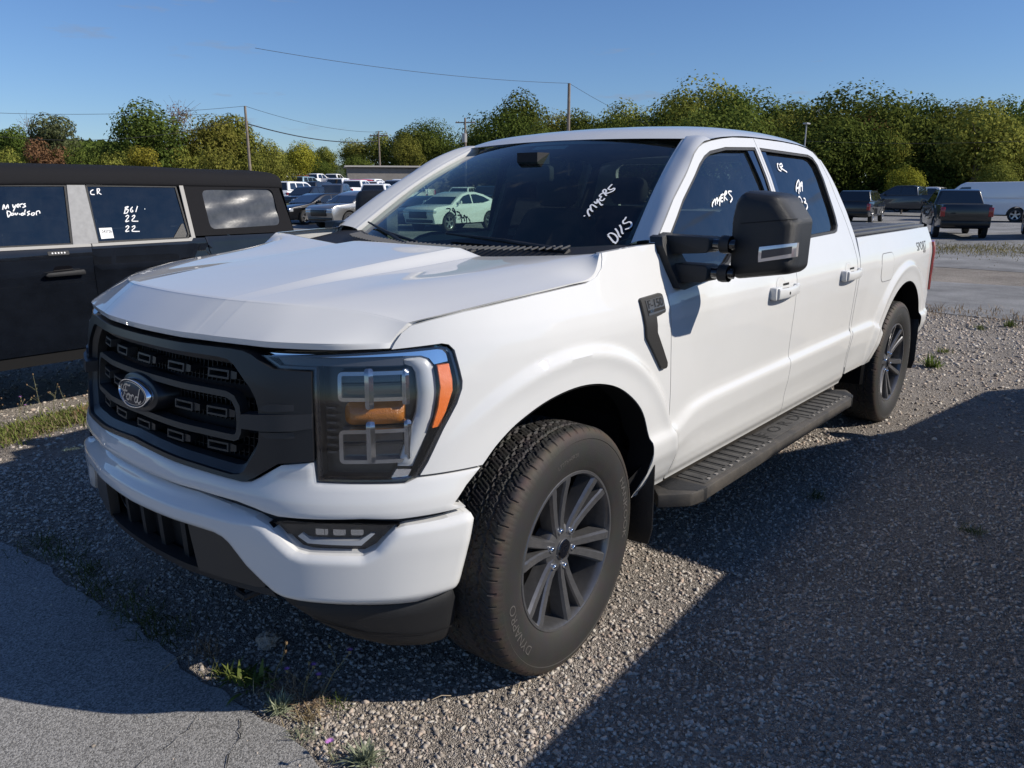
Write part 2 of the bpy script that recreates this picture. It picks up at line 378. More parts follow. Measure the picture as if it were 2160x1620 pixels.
# ---- outlines
LAMP=[(.540,1.124),(.600,1.093),(.694,1.093),(.700,.800),(.905,.794),(.930,.797),(.946,.806),(.969,.841),(1.013,.924),(1.055,.991),(1.070,1.025),(1.072,1.045),(1.068,1.08),(1.058,1.128),(1.046,1.142),(1.028,1.146),(.889,1.141)]
FENDER=[(.892,1.142),(.905,1.163),(.924,1.186),(.949,1.203),(1.0,1.214),(1.101,1.230),(1.25,1.246),(1.367,1.256),(1.5,1.264),(1.6,1.268),(1.665,1.281),(1.71,1.306),(1.73,1.335),(1.735,1.352)]+X([(-.45,1.361),(-.575,1.362),(-.572,1.319),(-.554,1.255),(-.556,1.204),(-.564,1.147),(-.568,1.075),(-.603,.70),(-.612,.672),(-.626,.63),(-.637,.53),(-.652,.475),(-.67,.442),(-.435,.442),(-.452,.55)]+[(p.x,p.y) for p in catm([(-.449,.630,0),(-.428,.705,0),(-.365,.812,0),(-.25,.900,0),(-.13,.947,0),(.0,.965,0),(.13,.952,0),(.245,.910,0),(.320,.860,0),(.372,.806,0)],5)])+[(.95,.806),(.973,.841),(1.017,.924),(1.059,.991),(1.075,1.03),(1.077,1.05),(1.072,1.08),(1.062,1.132),(1.048,1.147),(1.03,1.151)]
FDOOR=X([(-.68,.445),(-.652,.475),(-.637,.53),(-.626,.63),(-.612,.672),(-.603,.70),(-.568,1.075),(-.564,1.147),(-.556,1.204),(-.554,1.255),(-.572,1.319),(-.59,1.355),(-.629,1.398),(-.797,1.512),(-.983,1.619),(-1.10,1.690),(-1.16,1.718),(-1.22,1.736),(-1.301,1.750),(-1.42,1.765),(-1.536,1.775),(-1.765,1.782),(-1.765,1.25),(-1.762,1.1),(-1.768,.735),(-1.766,.56),(-1.785,.50),(-1.80,.445)])
RDOOR=X([(-1.80,.445),(-1.785,.50),(-1.766,.56),(-1.768,.735),(-1.762,1.1),(-1.765,1.25),(-1.765,1.782),(-2.113,1.779),(-2.30,1.772),(-2.416,1.76),(-2.49,1.742),(-2.543,1.705),(-2.572,1.62),(-2.60,1.494),(-2.641,1.366),(-2.66,1.25),(-2.662,.755),(-2.645,.65),(-2.66,.55),(-2.70,.47),(-2.71,.445)])
FWIN=X([(-.70,1.228),(-.665,1.29),(-.672,1.35),(-.70,1.392),(-.87,1.511),(-1.108,1.649),(-1.18,1.683),(-1.25,1.705),(-1.417,1.727),(-1.742,1.738),(-1.742,1.300),(-1.25,1.297),(-1.17,1.283),(-1.10,1.25),(-1.03,1.236)])
RWIN=X([(-1.788,1.738),(-2.40,1.725),(-2.455,1.712),(-2.49,1.675),(-2.498,1.60),(-2.505,1.40),(-2.495,1.355),(-2.46,1.328),(-2.42,1.320),(-1.788,1.306)])
def arc(xw,r,a0,a1,n): return [(xw+r*math.cos(R(a0+(a1-a0)*k/n)),HUBZ+r*math.sin(R(a0+(a1-a0)*k/n))) for k in range(n+1)]
BED=X([(-2.712,.50),(-2.690,.55),(-2.672,.65),(-2.700,.755),(-2.702,1.0),(-2.715,1.17),(-2.735,1.24),(-2.745,1.284),(-4.385,1.286),(-4.405,1.18),(-4.42,1.0),(-4.445,.80),(-4.455,.62),(-4.40,.55),(-4.225,.52)]+arc(WB,.552,168,12,40)+[(-3.165,.50)])
def body_panel(name,P,holes=(),step=.03,thick=.022,ystep=.010):
    a=panel(name,P,B,WHITE,T,step=step,holes=holes,thick=thick,ystep=ystep); b=mirror(a,T); return a,b
fenL,fenR=body_panel('fender',FENDER,step=.012,ystep=.012); fdL,fdR=body_panel('front_door',FDOOR,[FWIN]); rdL,rdR=body_panel('rear_door',RDOOR,[RWIN]); bdL,bdR=body_panel('bed_side',BED,step=.018,ystep=.012)
# black lining lip of the wheel openings
LIPM=mat('arch_lip_black',(.008,.008,.009),rough=.9,spec=.2)
def arch_lip(pts,xw):
    v=[]
    for x,z in pts:
        d=Vector((xw-x,HUBZ-z)).normalized()*.003; x2,z2=x+d.x,z+d.y; v+=[B(sx(x2),z2,.0005),B(sx(x2),z2,-.03),B(sx(x2),z2,-.10)]
    a=mobj('arch_lip',v,[(3*i+j,3*i+j+1,3*i+4+j,3*i+3+j) for i in range(len(pts)-1) for j in range(2)],LIPM,T); mirror(a,T)
arch_lip([(-.435,.442),(-.452,.55)]+[(p.x,p.y) for p in catm([(-.449,.630,0),(-.428,.705,0),(-.365,.812,0),(-.25,.900,0),(-.13,.947,0),(.0,.965,0),(.13,.952,0),(.245,.910,0),(.320,.860,0),(.372,.806,0)],5)],0.)
arch_lip(arc(WB,.552,168,12,40),WB)
# dark inner shell behind the shut lines
shell=X([(-.3,.48),(-.60,.48),(-2.66,.48),(-2.66,1.23),(-.62,1.19),(-.48,1.19),(-.48,.6)])
sh=panel('inner_shell',shell,lambda s,z,d=0:B(s,z,d-.03),DARK,T,step=.1,thick=0,gap=0); mirror(sh,T)
cs=panel('inner_shell',X([(-2.64,.52),(-2.80,.52),(-2.80,1.25),(-2.70,1.26),(-2.64,1.3)]),lambda s,z,d=0:B(s,z,d-.05),DARK,T,step=.1,thick=0,gap=0); mirror(cs,T)
# ---- cab corner behind the rear door
CORN=X([(-2.545,1.708),(-2.575,1.62),(-2.603,1.494),(-2.644,1.366),(-2.664,1.25),(-2.665,.755),(-2.648,.65),(-2.663,.55),(-2.685,.55),(-2.668,.65),(-2.696,.755),(-2.698,1.0),(-2.71,1.17),(-2.722,1.30),(-2.700,1.42),(-2.655,1.55),(-2.600,1.66),(-2.568,1.70)])
cc=panel('cab_corner',CORN,B,WHITE,T,step=.03,thick=.03,gap=.001); mirror(cc,T)
# ---- window glass, seals, pillar covers
def window(door,P,gm,name):
    g=panel(name,P,B,gm,door,step=.08,thick=0,gap=-.004,d=-.020)
    s=panel('window_seal',P,B,BLACKP,door,step=.06,holes=[inset2(P,.013)],thick=.014,gap=-.001,d=-.0035)
    return g
# glass and seals are separate sub-parts of each door; the right side is mirrored
def both_windows():
    for door,P,gm in ((fdL,FWIN,SIDEG),(rdL,RWIN,PRIVG)):
        window(door,P,gm,'window_glass')
    a=panel('pillar_cover',X([(-1.655,1.732),(-1.737,1.735),(-1.737,1.303),(-1.725,1.303)]),B,GLOSSB,fdL,step=.05,thick=.01,gap=0,d=-.008)
    b=panel('pillar_cover',X([(-1.793,1.735),(-1.862,1.734),(-1.835,1.31),(-1.793,1.309)]),B,GLOSSB,rdL,step=.05,thick=.01,gap=0,d=-.008)
    for l,r in ((fdL,fdR),(rdL,rdR)):
        for c in list(l.children): mirror(c,r)
both_windows()
# ---- hood
def hs(s,z,d): return B(s,z,d) if s>.87 else F(s,z,d)
def hood_rows():
    S=(0,.203,.285,.305,.361,.382,.490,.585,.745)
    L=lambda A,B_,t,dz=0:[(p[0]*(1-t)+q[0]*t,p[1]*(1-t)+q[1]*t,p[2]*(1-t)+q[2]*t+dz) for p,q in zip(A,B_)]
    E0=[F(s,1.145,-.001) for s in S]+[F(.884,1.147)]
    E1=[F(s,1.160,.006) for s in S]+[F(.890,1.158,-.001)]
    E15=[F(s,1.166,.003) for s in S]+[B(.897,1.166,-.002)]
    Y=(0,.20,.28,.30,.355,.375,.48,.572,.715)
    E3=[(x,y,z) for x,y,z in zip((.745,.736,.727,.723,.709,.703,.665,.620,.560),Y,(1.2455,1.2455,1.2453,1.2451,1.2445,1.2442,1.242,1.238,1.2265))]+[B(.942,1.208,-.003)]
    E2=L(E15,E3,.5,.002); E25=L(E15,E3,.92,.001)
    def row(xs,ys,zs,e): return list(zip(xs,ys,zs))+[e]
    yy=lambda p,q:(0,.20,.283,.302,.358,.380,.49,p,q)
    E4=row((.50,.497,.494,.493,.488,.486,.475,.455,.425),yy(.605,.765),(1.276,1.276,1.2755,1.2745,1.2675,1.2665,1.2625,1.260,1.246),B(1.04,1.226,-.002))
    E35=L(E3,E4,.14,.0012)
    E5=row((.30,.298,.296,.295,.29,.288,.28,.265,.25),yy(.640,.795),(1.298,1.298,1.297,1.2955,1.280,1.2785,1.277,1.281,1.269),B(1.24,1.251,-.002))
    E6=row((.05,.05,.049,.048,.045,.043,.04,.03,.02),yy(.685,.825),(1.320,1.320,1.319,1.317,1.2935,1.2915,1.292,1.301,1.290),B(1.49,1.270,-.002))
    E7=row((-.11,-.11,-.111,-.112,-.115,-.117,-.12,-.125,-.13),yy(.725,.845),(1.333,1.333,1.332,1.329,1.3030,1.3015,1.3045,1.318,1.311),B(1.645,1.283,-.002))
    E8=row((-.185,-.188,-.194,-.20,-.235,-.24,-.245,-.25,-.25),yy(.765,.86),(1.341,1.341,1.339,1.335,1.310,1.3085,1.314,1.333,1.342),B(1.730,1.349,-.003))
    rows=[E0,E1,E15,E2,E25,E3,E35,E4,E5,E6,E7,E8]
    return [[(x,-y,z) for x,y,z in r[:0:-1]]+list(r) for r in rows]
hr=hood_rows(); hood=patch('hood',hr,WHITE,T,nu=7,nv=6,ang=50,thick=(-.03,0,-.003))
from mathutils.bvhtree import BVHTree
_hb=BVHTree.FromPolygons([tuple(v.co) for v in hood.data.vertices],[tuple(p.vertices) for p in hood.data.polygons])
def on_hood(x,y): 
    h=_hb.ray_cast(Vector((x,y,2)),Vector((0,0,-1))); return h[0]+h[1]*.0008 if h[0] else Vector((x,y,1.2))
def scratch(pts,w_,m):
    P3=[on_hood(*p) for p in pts]; v=[]
    for i,p in enumerate(P3):
        t=(P3[min(i+1,len(P3)-1)]-P3[max(0,i-1)]).normalized(); n=t.cross(Vector((.3,0,.95))).normalized()*w_*math.sin(math.pi*(i+.4)/(len(P3)-.2)); v+=[p+n,p-n]
    mobj('paint_scratch',v,[(2*i,2*i+1,2*i+3,2*i+2) for i in range(len(P3)-1)],m,hood,sm=False)
scratch([(.800+(-.030)*k/6,.150+.062*k/6+.004*math.sin(k)) for k in range(7)],.0016,mat('bare_scratch',(.10,.11,.13),rough=.7))
# ---- cowl, windshield, wipers
wsb=[(-.43,0,1.308),(-.435,.2,1.310),(-.46,.4,1.316),(-.515,.6,1.325),(-.615,.79,1.340)]
wst=[(-1.205,0,1.770),(-1.21,.15,1.769),(-1.232,.3,1.766),(-1.262,.45,1.760),(-1.305,.605,1.751)]
def wsrow(t,bul):
    o=[]
    for a,b in zip(wsb,wst):
        k=1-(a[1]/.79)**2; o.append((a[0]*(1-t)+b[0]*t+bul*.02*k,a[1]*(1-t)+b[1]*t,a[2]*(1-t)+b[2]*t+bul*.035))
    return [(x,-y,z) for x,y,z in o[:0:-1]]+o
WSR=[wsrow(-.06,-.2),wsrow(.25,.6),wsrow(.5,1),wsrow(.75,.7),wsrow(1.0,0)]
def WS(a,t,d=0):          # a in -1..1 across, t 0..1 up
    i=(a+1)/2*(len(WSR[0])-1); j=max(0,min(.9999,t))*(len(WSR)-1); i0=min(int(i),len(WSR[0])-2); j0=min(int(j),len(WSR)-2); fu=i-i0; fv=j-j0
    p=lambda J,I:Vector(WSR[J][I]); q=(p(j0,i0)*(1-fu)+p(j0,i0+1)*fu)*(1-fv)+(p(j0+1,i0)*(1-fu)+p(j0+1,i0+1)*fu)*fv
    return tuple(q+Vector((.55,0,.83))*(d+.004))
patch('windshield',WSR,WSG,T,nu=5,nv=5)
def wsband(name,t0,t1,a0,a1,m,dd=-.006,n=24):
    mb=MB(); v=[]
    for k in range(n+1):
        a=a0+(a1-a0)*k/n; v+=[WS(a,t0,dd),WS(a,t1,dd)]
    mb.add(v,[(2*k,2*k+1,2*k+3,2*k+2) for k in range(n)]); return mb.make(name,m,T)
wsband('windshield_border',.955,1.0,-1,1,GLOSSB); wsband('windshield_border',0,.05,-1,1,GLOSSB)
for sgn in (1,-1):
    wsband('windshield_border',0,1.,sgn*.965,sgn*1.,GLOSSB,dd=-.007,n=3)
wsband('sun_shade_band',.90,.97,-.16,.16,GLOSSB,dd=-.009)
# cowl panel: black plastic with a row of slots
cw=[]
for y in np.linspace(-.87,.87,35):
    a=abs(y); xr=float(np.interp(a,[0,.16,.235,.28,.42,.61,.80],[-.185,-.19,-.20,-.235,-.245,-.245,-.27])); zr=float(np.interp(a,[0,.16,.235,.28,.42,.61,.80],[1.342,1.339,1.327,1.303,1.303,1.322,1.335]))-.035
    xw=float(np.interp(a,[p[1] for p in wsb],[p[0] for p in wsb])); zw=float(np.interp(a,[p[1] for p in wsb],[p[2] for p in wsb]))
    cw.append([(xr+.03,y,zr),(xr-.02,y,zr+.004),((xr+xw)/2,y,(zr+zw)/2+.006),(xw+.03,y,zw+.008),(xw-.04,y,zw+.012)])
cv=[p for r in cw for p in r]
mobj('cowl',cv,[(i*5+j,i*5+j+1,(i+1)*5+j+1,(i+1)*5+j) for i in range(34) for j in range(4)],BLACKP,T)
mb=MB()
for k in range(46):
    y=-.66+k*.0287; a=abs(y)
    if y>.63: continue
    xw=float(np.interp(a,[p[1] for p in wsb],[p[0] for p in wsb])); zw=float(np.interp(a,[p[1] for p in wsb],[p[2] for p in wsb]))
    mb.tube([(xw+.022,y,zw+.018),(xw+.115,y+.03,zw+.012)],.0035,5)
mb.make('cowl_rib',mat('cowl_rib_grey',(.10,.10,.10),rough=.35),T)
for (ya,yb) in ((.62,-.02),(-.10,-.66)):
    mb=MB(); A=Vector(WS(ya/.79,.0,.02)); Bp=Vector(WS(yb/.72,.105,.022)); M=(A+Bp)/2+Vector((.012,0,.010))
    mb.tube([A+Vector((.06,0,-.01)),A+Vector((.03,0,.012)),M],[.011,.011,.007],8); 
    mb.tube([A*.72+Bp*.28+Vector((.006,.10,.006)),M,Bp],[.006,.009,.004],6); mb.make('wiper',BLACKP,T)
for y in (.30,-.30):
    MB().tube([(-.262,y,1.304),(-.275,y,1.318),(-.30,y,1.322)],[.010,.011,.006],8).make('washer_nozzle',BLACKP,T)
# ---- A pillars and roof
gapl=X([(-.575,1.364),(-.629,1.402),(-.797,1.516),(-.983,1.623),(-1.10,1.694),(-1.22,1.740),(-1.301,1.754)])
ap=[]
for i,(s,z) in enumerate(gapl):
    t=(z-1.364)/(1.754-1.364); g=Vector(B(s,z,0)); t2=[0,.09,.36,.63,.81,.94,1.][i]
    w0=Vector((wsb[-1][0]*(1-t2)+wst[-1][0]*t2+.004,wsb[-1][1]*(1-t2)+wst[-1][1]*t2+.004,wsb[-1][2]*(1-t2)+wst[-1][2]*t2+.012+.03*math.sin(math.pi*t2)))
    n=Vector((.35,.62,.5)); gi=g-Vector((0,.025,.0))
    n2=Vector((.15,.75,.5)); ap.append([gi,g,g*.55+w0*.45+n2*.026,g*.14+w0*.86+n2*.022,g*.05+w0*.95+n2*.013,w0+n*.002,w0-Vector((.02,.0,.03))])
a=patch('windshield_pillar',ap,WHITE,T,nu=5,nv=4,ang=50); mirror(a,T)
def roofrow(b,hd,cz):
    x,y,z=b; st=[(.0,0),(.25,.28),(.5,.53),(.72,.80),(.86,.93),(.955,.985),(1,1)]
    o=[]
    for e,(q) in st:
        pass
    return o
RB=[B(sx(x),z) for x,z in ((-1.301,1.756),(-1.42,1.770),(-1.60,1.782),(-1.77,1.786),(-2.113,1.783),(-2.416,1.765),(-2.53,1.722))]
RC=[(-1.207,1.772),(-1.34,1.818),(-1.56,1.846),(-1.77,1.855),(-2.113,1.856),(-2.45,1.838),(-2.62,1.795)]
rows=[]
for (bx,by,bz),(cx,cz),kk in zip(RB,RC,(0,.55,.9,1,1,1,.8)):
    r=[]
    for e in (0,.22,.30,.42,.62,.80,.90,.965,1.0):
        y=by*e; x=cx+(bx-cx)*e*e; z=cz-(cz-bz)*(.42*e**2+.58*e**9 if kk>.3 else e*e)
        if .25<e<.5 and kk>.6: z-=.0
        r.append((x,y,z))
    rows.append([(x,-y,z) for x,y,z in r[:0:-1]]+r)
last=[(x-.05,y*.98,z-.06) for x,y,z in rows[-1]]; rows.append(last)
patch('roof',rows,WHITE,T,nu=6,nv=5,ang=55)
mb=MB()                                        # raised roof beads
for y in (-.34,.34): mb.tube([(-1.5,y,1.828),(-1.9,y,1.836),(-2.35,y,1.828)],[.012,.018,.010],8)
MB().tube([(-2.42,0,1.835),(-2.45,0,1.862),(-2.50,0,1.878),(-2.53,0,1.845)],[.03,.026,.02,.014],10).make('roof_antenna',WHITE,T)
# cab back with rear window
def CB(y,z,d=0): t=(z-1.25)/.5; return (-2.70+.10*max(0,t)**1.5-.02*(y*y)-d+.0,y,z)
bk=[(.86,1.25),(.84,1.45),(.72,1.72),(.5,1.735),(0,1.74)]; bkp=bk+[(-y,z) for y,z in bk[-2::-1]]
rw=rrect(1.16,.36,.06,3,0,1.52)
panel('cab_back',bkp,CB,WHITE,T,step=.1,holes=[rw],thick=.03,gap=0)
panel('rear_window',rw,CB,glass('rear_glass',(.34,.38,.37)),T,step=.2,thick=0,gap=-.005,d=-.01)
# ---------------------------------------------------------------- front end
VAL=sym([(0,.800),(.287,.784),(.484,.777),(.515,.782),(.540,.796),(.604,.838),(.65,.846),(.692,.852),(.698,.798),(.913,.790),(.946,.803),(sx(.372),.803),(sx(.42),.76),(sx(.455),.715),(1.075,.700),(.895,.695),(.808,.701),(.60,.698),(.56,.704),(.533,.710),(.47,.719),(.333,.724),(0,.729)])
panel('front_valance',VAL,puff(B,VAL,.011,.006),WHITE,T,step=.016,thick=.05,ystep=.011)
BUMP0=[(0,.720),(.307,.712),(.47,.695),(.53,.688),(.575,.672),(.600,.650),(.628,.624),(.645,.609),(.67,.603),(.762,.602),(.805,.600),(.835,.616),(.865,.652),(.885,.672),(.91,.679),(1.0,.683),(1.06,.689),(1.082,.684),(1.090,.665),(1.070,.56),(1.048,.455),(1.035,.445),(.933,.435),(.797,.441),(.641,.447),(.600,.454),(.570,.470),(.488,.533),(.435,.590),(.415,.602),(.385,.609),(.251,.612),(0,.607)]
BUMP=sym(BUMP0)
def bump_fn(s,z,d=0):
    t=min(1,bdist((s,z),BUMP)/.024); b=min(1,max(0,(z-.662)/.030))*(1-sst(.45,.56,abs(s)))
    k=sst(.448,.475,z)
    return B(s,z,d+.012-.018*(1-t)**2-.020*b-.010*(1-k))
panel('front_bumper',BUMP,bump_fn,WHITE,T,step=.010,thick=.05,ystep=.007)
panel('bumper_seam',sym([(0,.78),(.6,.78),(1.06,.74),(1.06,.64),(.6,.64),(0,.68)]),lambda s,z,d=0:B(s,z,d-.034),BLACKP,T,step=.05,thick=0,gap=0)
# grille
SUR=sym([(0,1.133),(.311,1.133),(.430,1.134),(.480,1.132),(.512,1.124),(.545,1.108),(.585,1.093),(.692,1.091),(.694,.856),(.65,.850),(.602,.842),(.529,.793),(.505,.782),(.484,.779),(.287,.787),(0,.803)])
RING=sym([(0,1.110),(.395,1.108),(.430,1.104),(.452,1.093),(.515,1.036),(.532,1.010),(.541,.985),(.545,.94),(.541,.885),(.530,.862),(.492,.806),(.475,.796),(.45,.792),(.288,.800),(0,.817)])
gr=panel('grille_surround',SUR,F,SATIN,T,step=.03,holes=[RING],thick=.05,gap=.001,d=.006)
rin=inset2(RING,.019)
panel('grille_ring',RING,lambda s,z,d=0:F(s,z,d-.004-.016*min(1,bdist((s,z),RING)/.019)),GREYTRIM,gr,step=.02,holes=[rin],thick=.03,gap=-.0005)
CB0=sym([(0,1.016),(.15,1.015),(.405,1.011),(.435,1.002),(.455,.975),(.462,.93),(.460,.900),(.452,.882),(.435,.875),(.15,.879),(0,.882)])
panel('grille_bar',CB0,lambda s,z,d=0:F(s,z,d-.018),GREYTRIM,gr,step=.03,holes=[inset2(CB0,.0175)],thick=.035,gap=0)
panel('grille_back',RING,lambda s,z,d=0:F(s,z,d-.085),DARK,gr,step=.06,thick=-.06,gap=.001)
mb=MB()
for zrow in (1.052,.947,.850):
    for k in range(-26,27):
        s=k*.0185
        if abs(s)>.49-.2*max(0,zrow-1.03)-.1*max(0,.87-zrow): continue
        mb.add([F(s-.001,zrow-.034,-.066),F(s+.001,zrow-.034,-.066),F(s+.001,zrow+.034,-.066),F(s-.001,zrow+.034,-.066),F(s,zrow-.034,-.084),F(s,zrow+.034,-.084)],[(0,1,2,3),(0,3,5,4),(1,4,5,2)])
    for dz in (-.022,0,.022): 
        v=[]
        for k in range(-24,25): v+=[F(k*.02,zrow+dz-.0012,-.070),F(k*.02,zrow+dz+.0012,-.070)]
        mb.add(v,[(2*k,2*k+2,2*k+3,2*k+1) for k in range(48)])
o=mb.make('grille_mesh',mat('mesh_black',(.010,.010,.011),rough=.5),gr); 
for zrow,ss_ in ((1.052,(-.37,-.185,0,.185,.37)),(.945,(-.38,-.225,.225,.365)),(.848,(-.37,-.185,0,.185,.37))):
    for s0 in ss_:
        P=[(s0-.050,zrow-.0125),(s0+.032,zrow-.0125),(s0+.032,zrow+.0125),(s0-.050,zrow+.0125)]
        if s0<0: P=[(2*s0-a,b) for a,b in P][::-1]
        panel('grille_insert',P,lambda s,z,d=0:F(s,z,d-.030),GREYTRIM,gr,step=.03,holes=[inset2(P,.0055)],thick=.03,gap=0)
        e=s0+(.045 if s0>=0 else -.045)
        MB().prism([(e-.013,zrow-.012),(e+.013,zrow-.009),(e+.013,zrow+.009),(e-.013,zrow+.012)],lambda s,z:F(s,z,-.034),lambda s,z:F(s,z,-.075)).make('grille_stud',SATIN,gr)
for P,dd in (([(.545,.984),(.572,1.000),(.655,1.004),(.692,1.006),(.692,.992),(.655,.988),(.572,.980)],.012),([(.492,.966),(.565,.972),(.655,.979),(.692,.982),(.692,.944),(.655,.938),(.565,.930),(.492,.928)],.020),([(.548,.921),(.572,.925),(.655,.932),(.692,.934),(.692,.920),(.655,.916),(.572,.908)],.012)):
    a=panel('grille_blade',P,lambda s,z,d=0:F(s,z,d-.012*sst(.60,.69,s)),mat('blade_black',(.02,.021,.024),rough=.38),gr,step=.03,thick=.04,gap=0,d=dd); mirror(a,gr)
# oval emblem
def OV(a,b,d=0):
    a*=.80; b*=.80; x,y,z=F(a*1.0,.952+b,.004); return (x+.0+d-.18*a*a,a,.952+b)
mb=MB(); n=40
ov=lambda k,rx,rz:[(rx*math.cos(2*math.pi*i/n),rz*math.sin(2*math.pi*i/n)) for i in range(n)]
def dome(rings):
    v=[];f=[]
    for (rx,rz,d) in rings: v+=[OV(a,b,d) for a,b in ov(0,rx,rz)]
    for q in range(len(rings)-1): f+=[(q*n+i,q*n+(i+1)%n,(q+1)*n+(i+1)%n,(q+1)*n+i) for i in range(n)]
    f.append(tuple((len(rings)-1)*n+i for i in range(n))); return v,f
em=MB().add(*dome([(.165,.080,-.075),(.155,.075,-.03),(.148,.070,-.012),(.142,.066,-.010)])).make('emblem_base',SATIN,gr)
MB().add(*dome([(.122,.054,-.012),(.122,.054,.004),(.119,.0515,.009),(.114,.0485,.009),(.112,.047,.004)])).make('emblem_ring',CHROME,em)
MB().add(*dome([(.112,.047,.004),(.110,.0458,.005),(.06,.025,.008)])).make('emblem_face',mat('emblem_navy',(.006,.009,.024),rough=.35,spec=.3),em)
rg=MB(); 
v=[]
for i in range(n+1):
    c,s_=math.cos(2*math.pi*i/n),math.sin(2*math.pi*i/n); v+=[OV(.104*c,.0425*s_,.0068),OV(.101*c,.0405*s_,.0070)]
rg.add(v,[(2*i,2*i+1,2*i+3,2*i+2) for i in range(n)]); rg.make('emblem_line',SILVER,em)
FORD=[[(-.078,.022),(-.088,.012),(-.080,.002),(-.068,.006),(-.062,.018),(-.045,.028),(-.018,.026),(-.004,.030)],[(-.040,.026),(-.050,.006),(-.062,-.018),(-.078,-.028),(-.088,-.022),(-.080,-.016)],[(-.072,-.002),(-.052,.002),(-.030,.004)],
 [(-.020,-.006),(-.034,-.012),(-.034,-.026),(-.020,-.028),(-.010,-.016),(-.018,-.005),(-.002,-.010)],[(.002,-.006),(.002,-.028)],[(.002,-.016),(.012,-.006),(.024,-.008)],[(.054,-.008),(.040,-.008),(.032,-.020),(.040,-.029),(.052,-.018),(.068,.026)],[(.060,.004),(.054,-.022),(.064,-.028),(.078,-.018)]]
strokes('emblem_script',[[(-a,b) for a,b in L] for L in [[(-x,y) for x,y in q] for q in FORD]],lambda a,b,d:OV(a,b+.001,.0085),.0062,SILVER,em)
# headlamp
SMOKE=mat('smoky_bar',(.05,.05,.052),rough=.25,coat=.6)
LAMPB=mat('lamp_black',(.008,.008,.009),rough=.28,coat=.3)
def lamp():
    h=panel('headlight',LAMP,lambda s,z,d=0:F(s,z,d),LAMPB,T,step=.05,thick=-.070,gap=.003,d=-.075)
    sp=lambda n,P,m,d=-.02,th=.012,st=.02,pf=None,holes=():panel(n,P,puff(F,P,*pf) if pf else F,m,h,step=st,thick=th,gap=0,d=d,holes=holes)
    sp('lens',LAMP,CLEAR,.0005,0,.04)
    panel('bezel',LAMP,F,GLOSSB,h,step=.04,thick=.02,gap=.002,d=-.003,holes=[inset2(LAMP,.0075)])
    C=[(.925,1.122),(.975,1.120),(.995,1.112),(1.007,1.095),(1.012,1.06),(1.013,1.02),(.999,.956),(.965,.883),(.938,.826),(.899,.829),(.926,.901),(.955,.968),(.962,1.017),(.959,1.075),(.950,1.092),(.930,1.100)]
    sp('light_pipe',C,LIGHTPIPE,-.016,.02,.012,(.02,.012))
    sp('light_bar',[(.578,1.121),(.604,1.101),(.926,1.099),(.926,1.121)],SMOKE,-.018,.02)
    sp('chrome_strip',[(.553,1.1275),(.578,1.122),(.926,1.1225),(.975,1.1212),(.997,1.113),(1.010,1.096),(1.049,1.101),(1.047,1.128),(1.036,1.137),(.90,1.133)],CHROME,-.020,.03,.02)
    sp('side_reflector',[(1.016,1.094),(1.048,1.097),(1.053,1.056),(1.052,1.026),(1.030,.971),(1.011,.933),(.992,.930),(1.011,.985),(1.020,1.037)],AMBER,-.009,.012,.012)
    sp('chrome_foot',[(.882,.802),(.896,.824),(.934,.821),(.924,.803)],CHROME,-.018,.02)
    # amber indicator
    P=roundpoly([(.762,.938),(.765,1.002),(.93,1.000),(.928,.938)],[.025,.025,.01,.01])
    sp('indicator',P,AMBERD,-.030,.04,.012,(.03,.02))
    mod=mat('lamp_lens_dark',(.02,.024,.03),rough=.05,coat=1)
    FRM=mat('lamp_frame_clear',(.30,.31,.33),rough=.08,metal=.92,coat=1)
    for (z0,z1,top) in ((1.008,1.085,True),(.842,.932,False)):
        for (a,b) in ((.757,.822),(.842,.918)):
            sp('projector',[(a,z0),(b,z0),(b,z1),(a,z1)],mod,-.055,.01,.02)
            zz=(z0+z1)/2; sp('projector_blade',[(a,zz-.003),(b,zz-.003),(b,zz+.003),(a,zz+.003)],LAMPB,-.04,.02,.03)
        Fm=roundpoly([(.752,z0),(.930,z0-.002),(.934,z1),(.752,z1)],.014); 
        sp('projector_frame',Fm,FRM,-.020,.035,.03,None,[inset2(Fm,.010)])
        e=.022
        D=roundpoly([(.822,z0-(e if top else 0)),(.845,z0-(e if top else 0)),(.845,z1+(0.008 if top else e)),(.822,z1+(.008 if top else e))],.008)
        sp('projector_rib',D,FRM,-.012,.045,.01,(.012,.008))
        D=roundpoly([(.918,z0-(e*.6 if top else 0)),(.938,z0-(e*.6 if top else 0)),(.940,z1+(0.004 if top else e)),(.921,z1+(.004 if top else e))],.008)
        sp('projector_rib',D,FRM,-.014,.045,.01,(.010,.008))
    for zz in (.86,.88,.90,.92,.94,.96,.98): sp('fin',[(.712,zz),(.738,zz),(.738,zz+.006),(.712,zz+.006)],SMOKE,-.05,.01,.03)
    return h
hl=lamp(); mirror(hl,T)
# fog lamp
FOG=[(.585,.672),(.626,.626),(.645,.611),(.668,.6055),(.765,.605),(.803,.603),(.833,.620),(.862,.655),(.880,.672),(.80,.682),(.62,.682)]
fg=panel('fog_lamp',FOG,lambda s,z,d=0:F(s,z,d),LAMPB,T,step=.03,thick=-.035,gap=-.008,d=-.045)
panel('lens',FOG,F,CLEAR,fg,step=.04,thick=0,gap=-.003,d=-.018)
panel('fog_light_pipe',[(.640,.640),(.665,.622),(.80,.618),(.835,.650),(.825,.652),(.795,.632),(.672,.634),(.652,.650)],F,LIGHTPIPE,fg,step=.02,thick=.02,gap=0,d=-.026)
for s0 in (.70,.745,.79): panel('fog_projector',rrect(.032,.022,.005,3,s0,.655),F,SILVER,fg,step=.02,thick=.02,gap=0,d=-.034)
panel('fog_brow',[(.60,.672),(.625,.648),(.66,.668),(.86,.664),(.872,.674),(.72,.682)],F,LAMPB,fg,step=.03,thick=.02,gap=0,d=-.022)
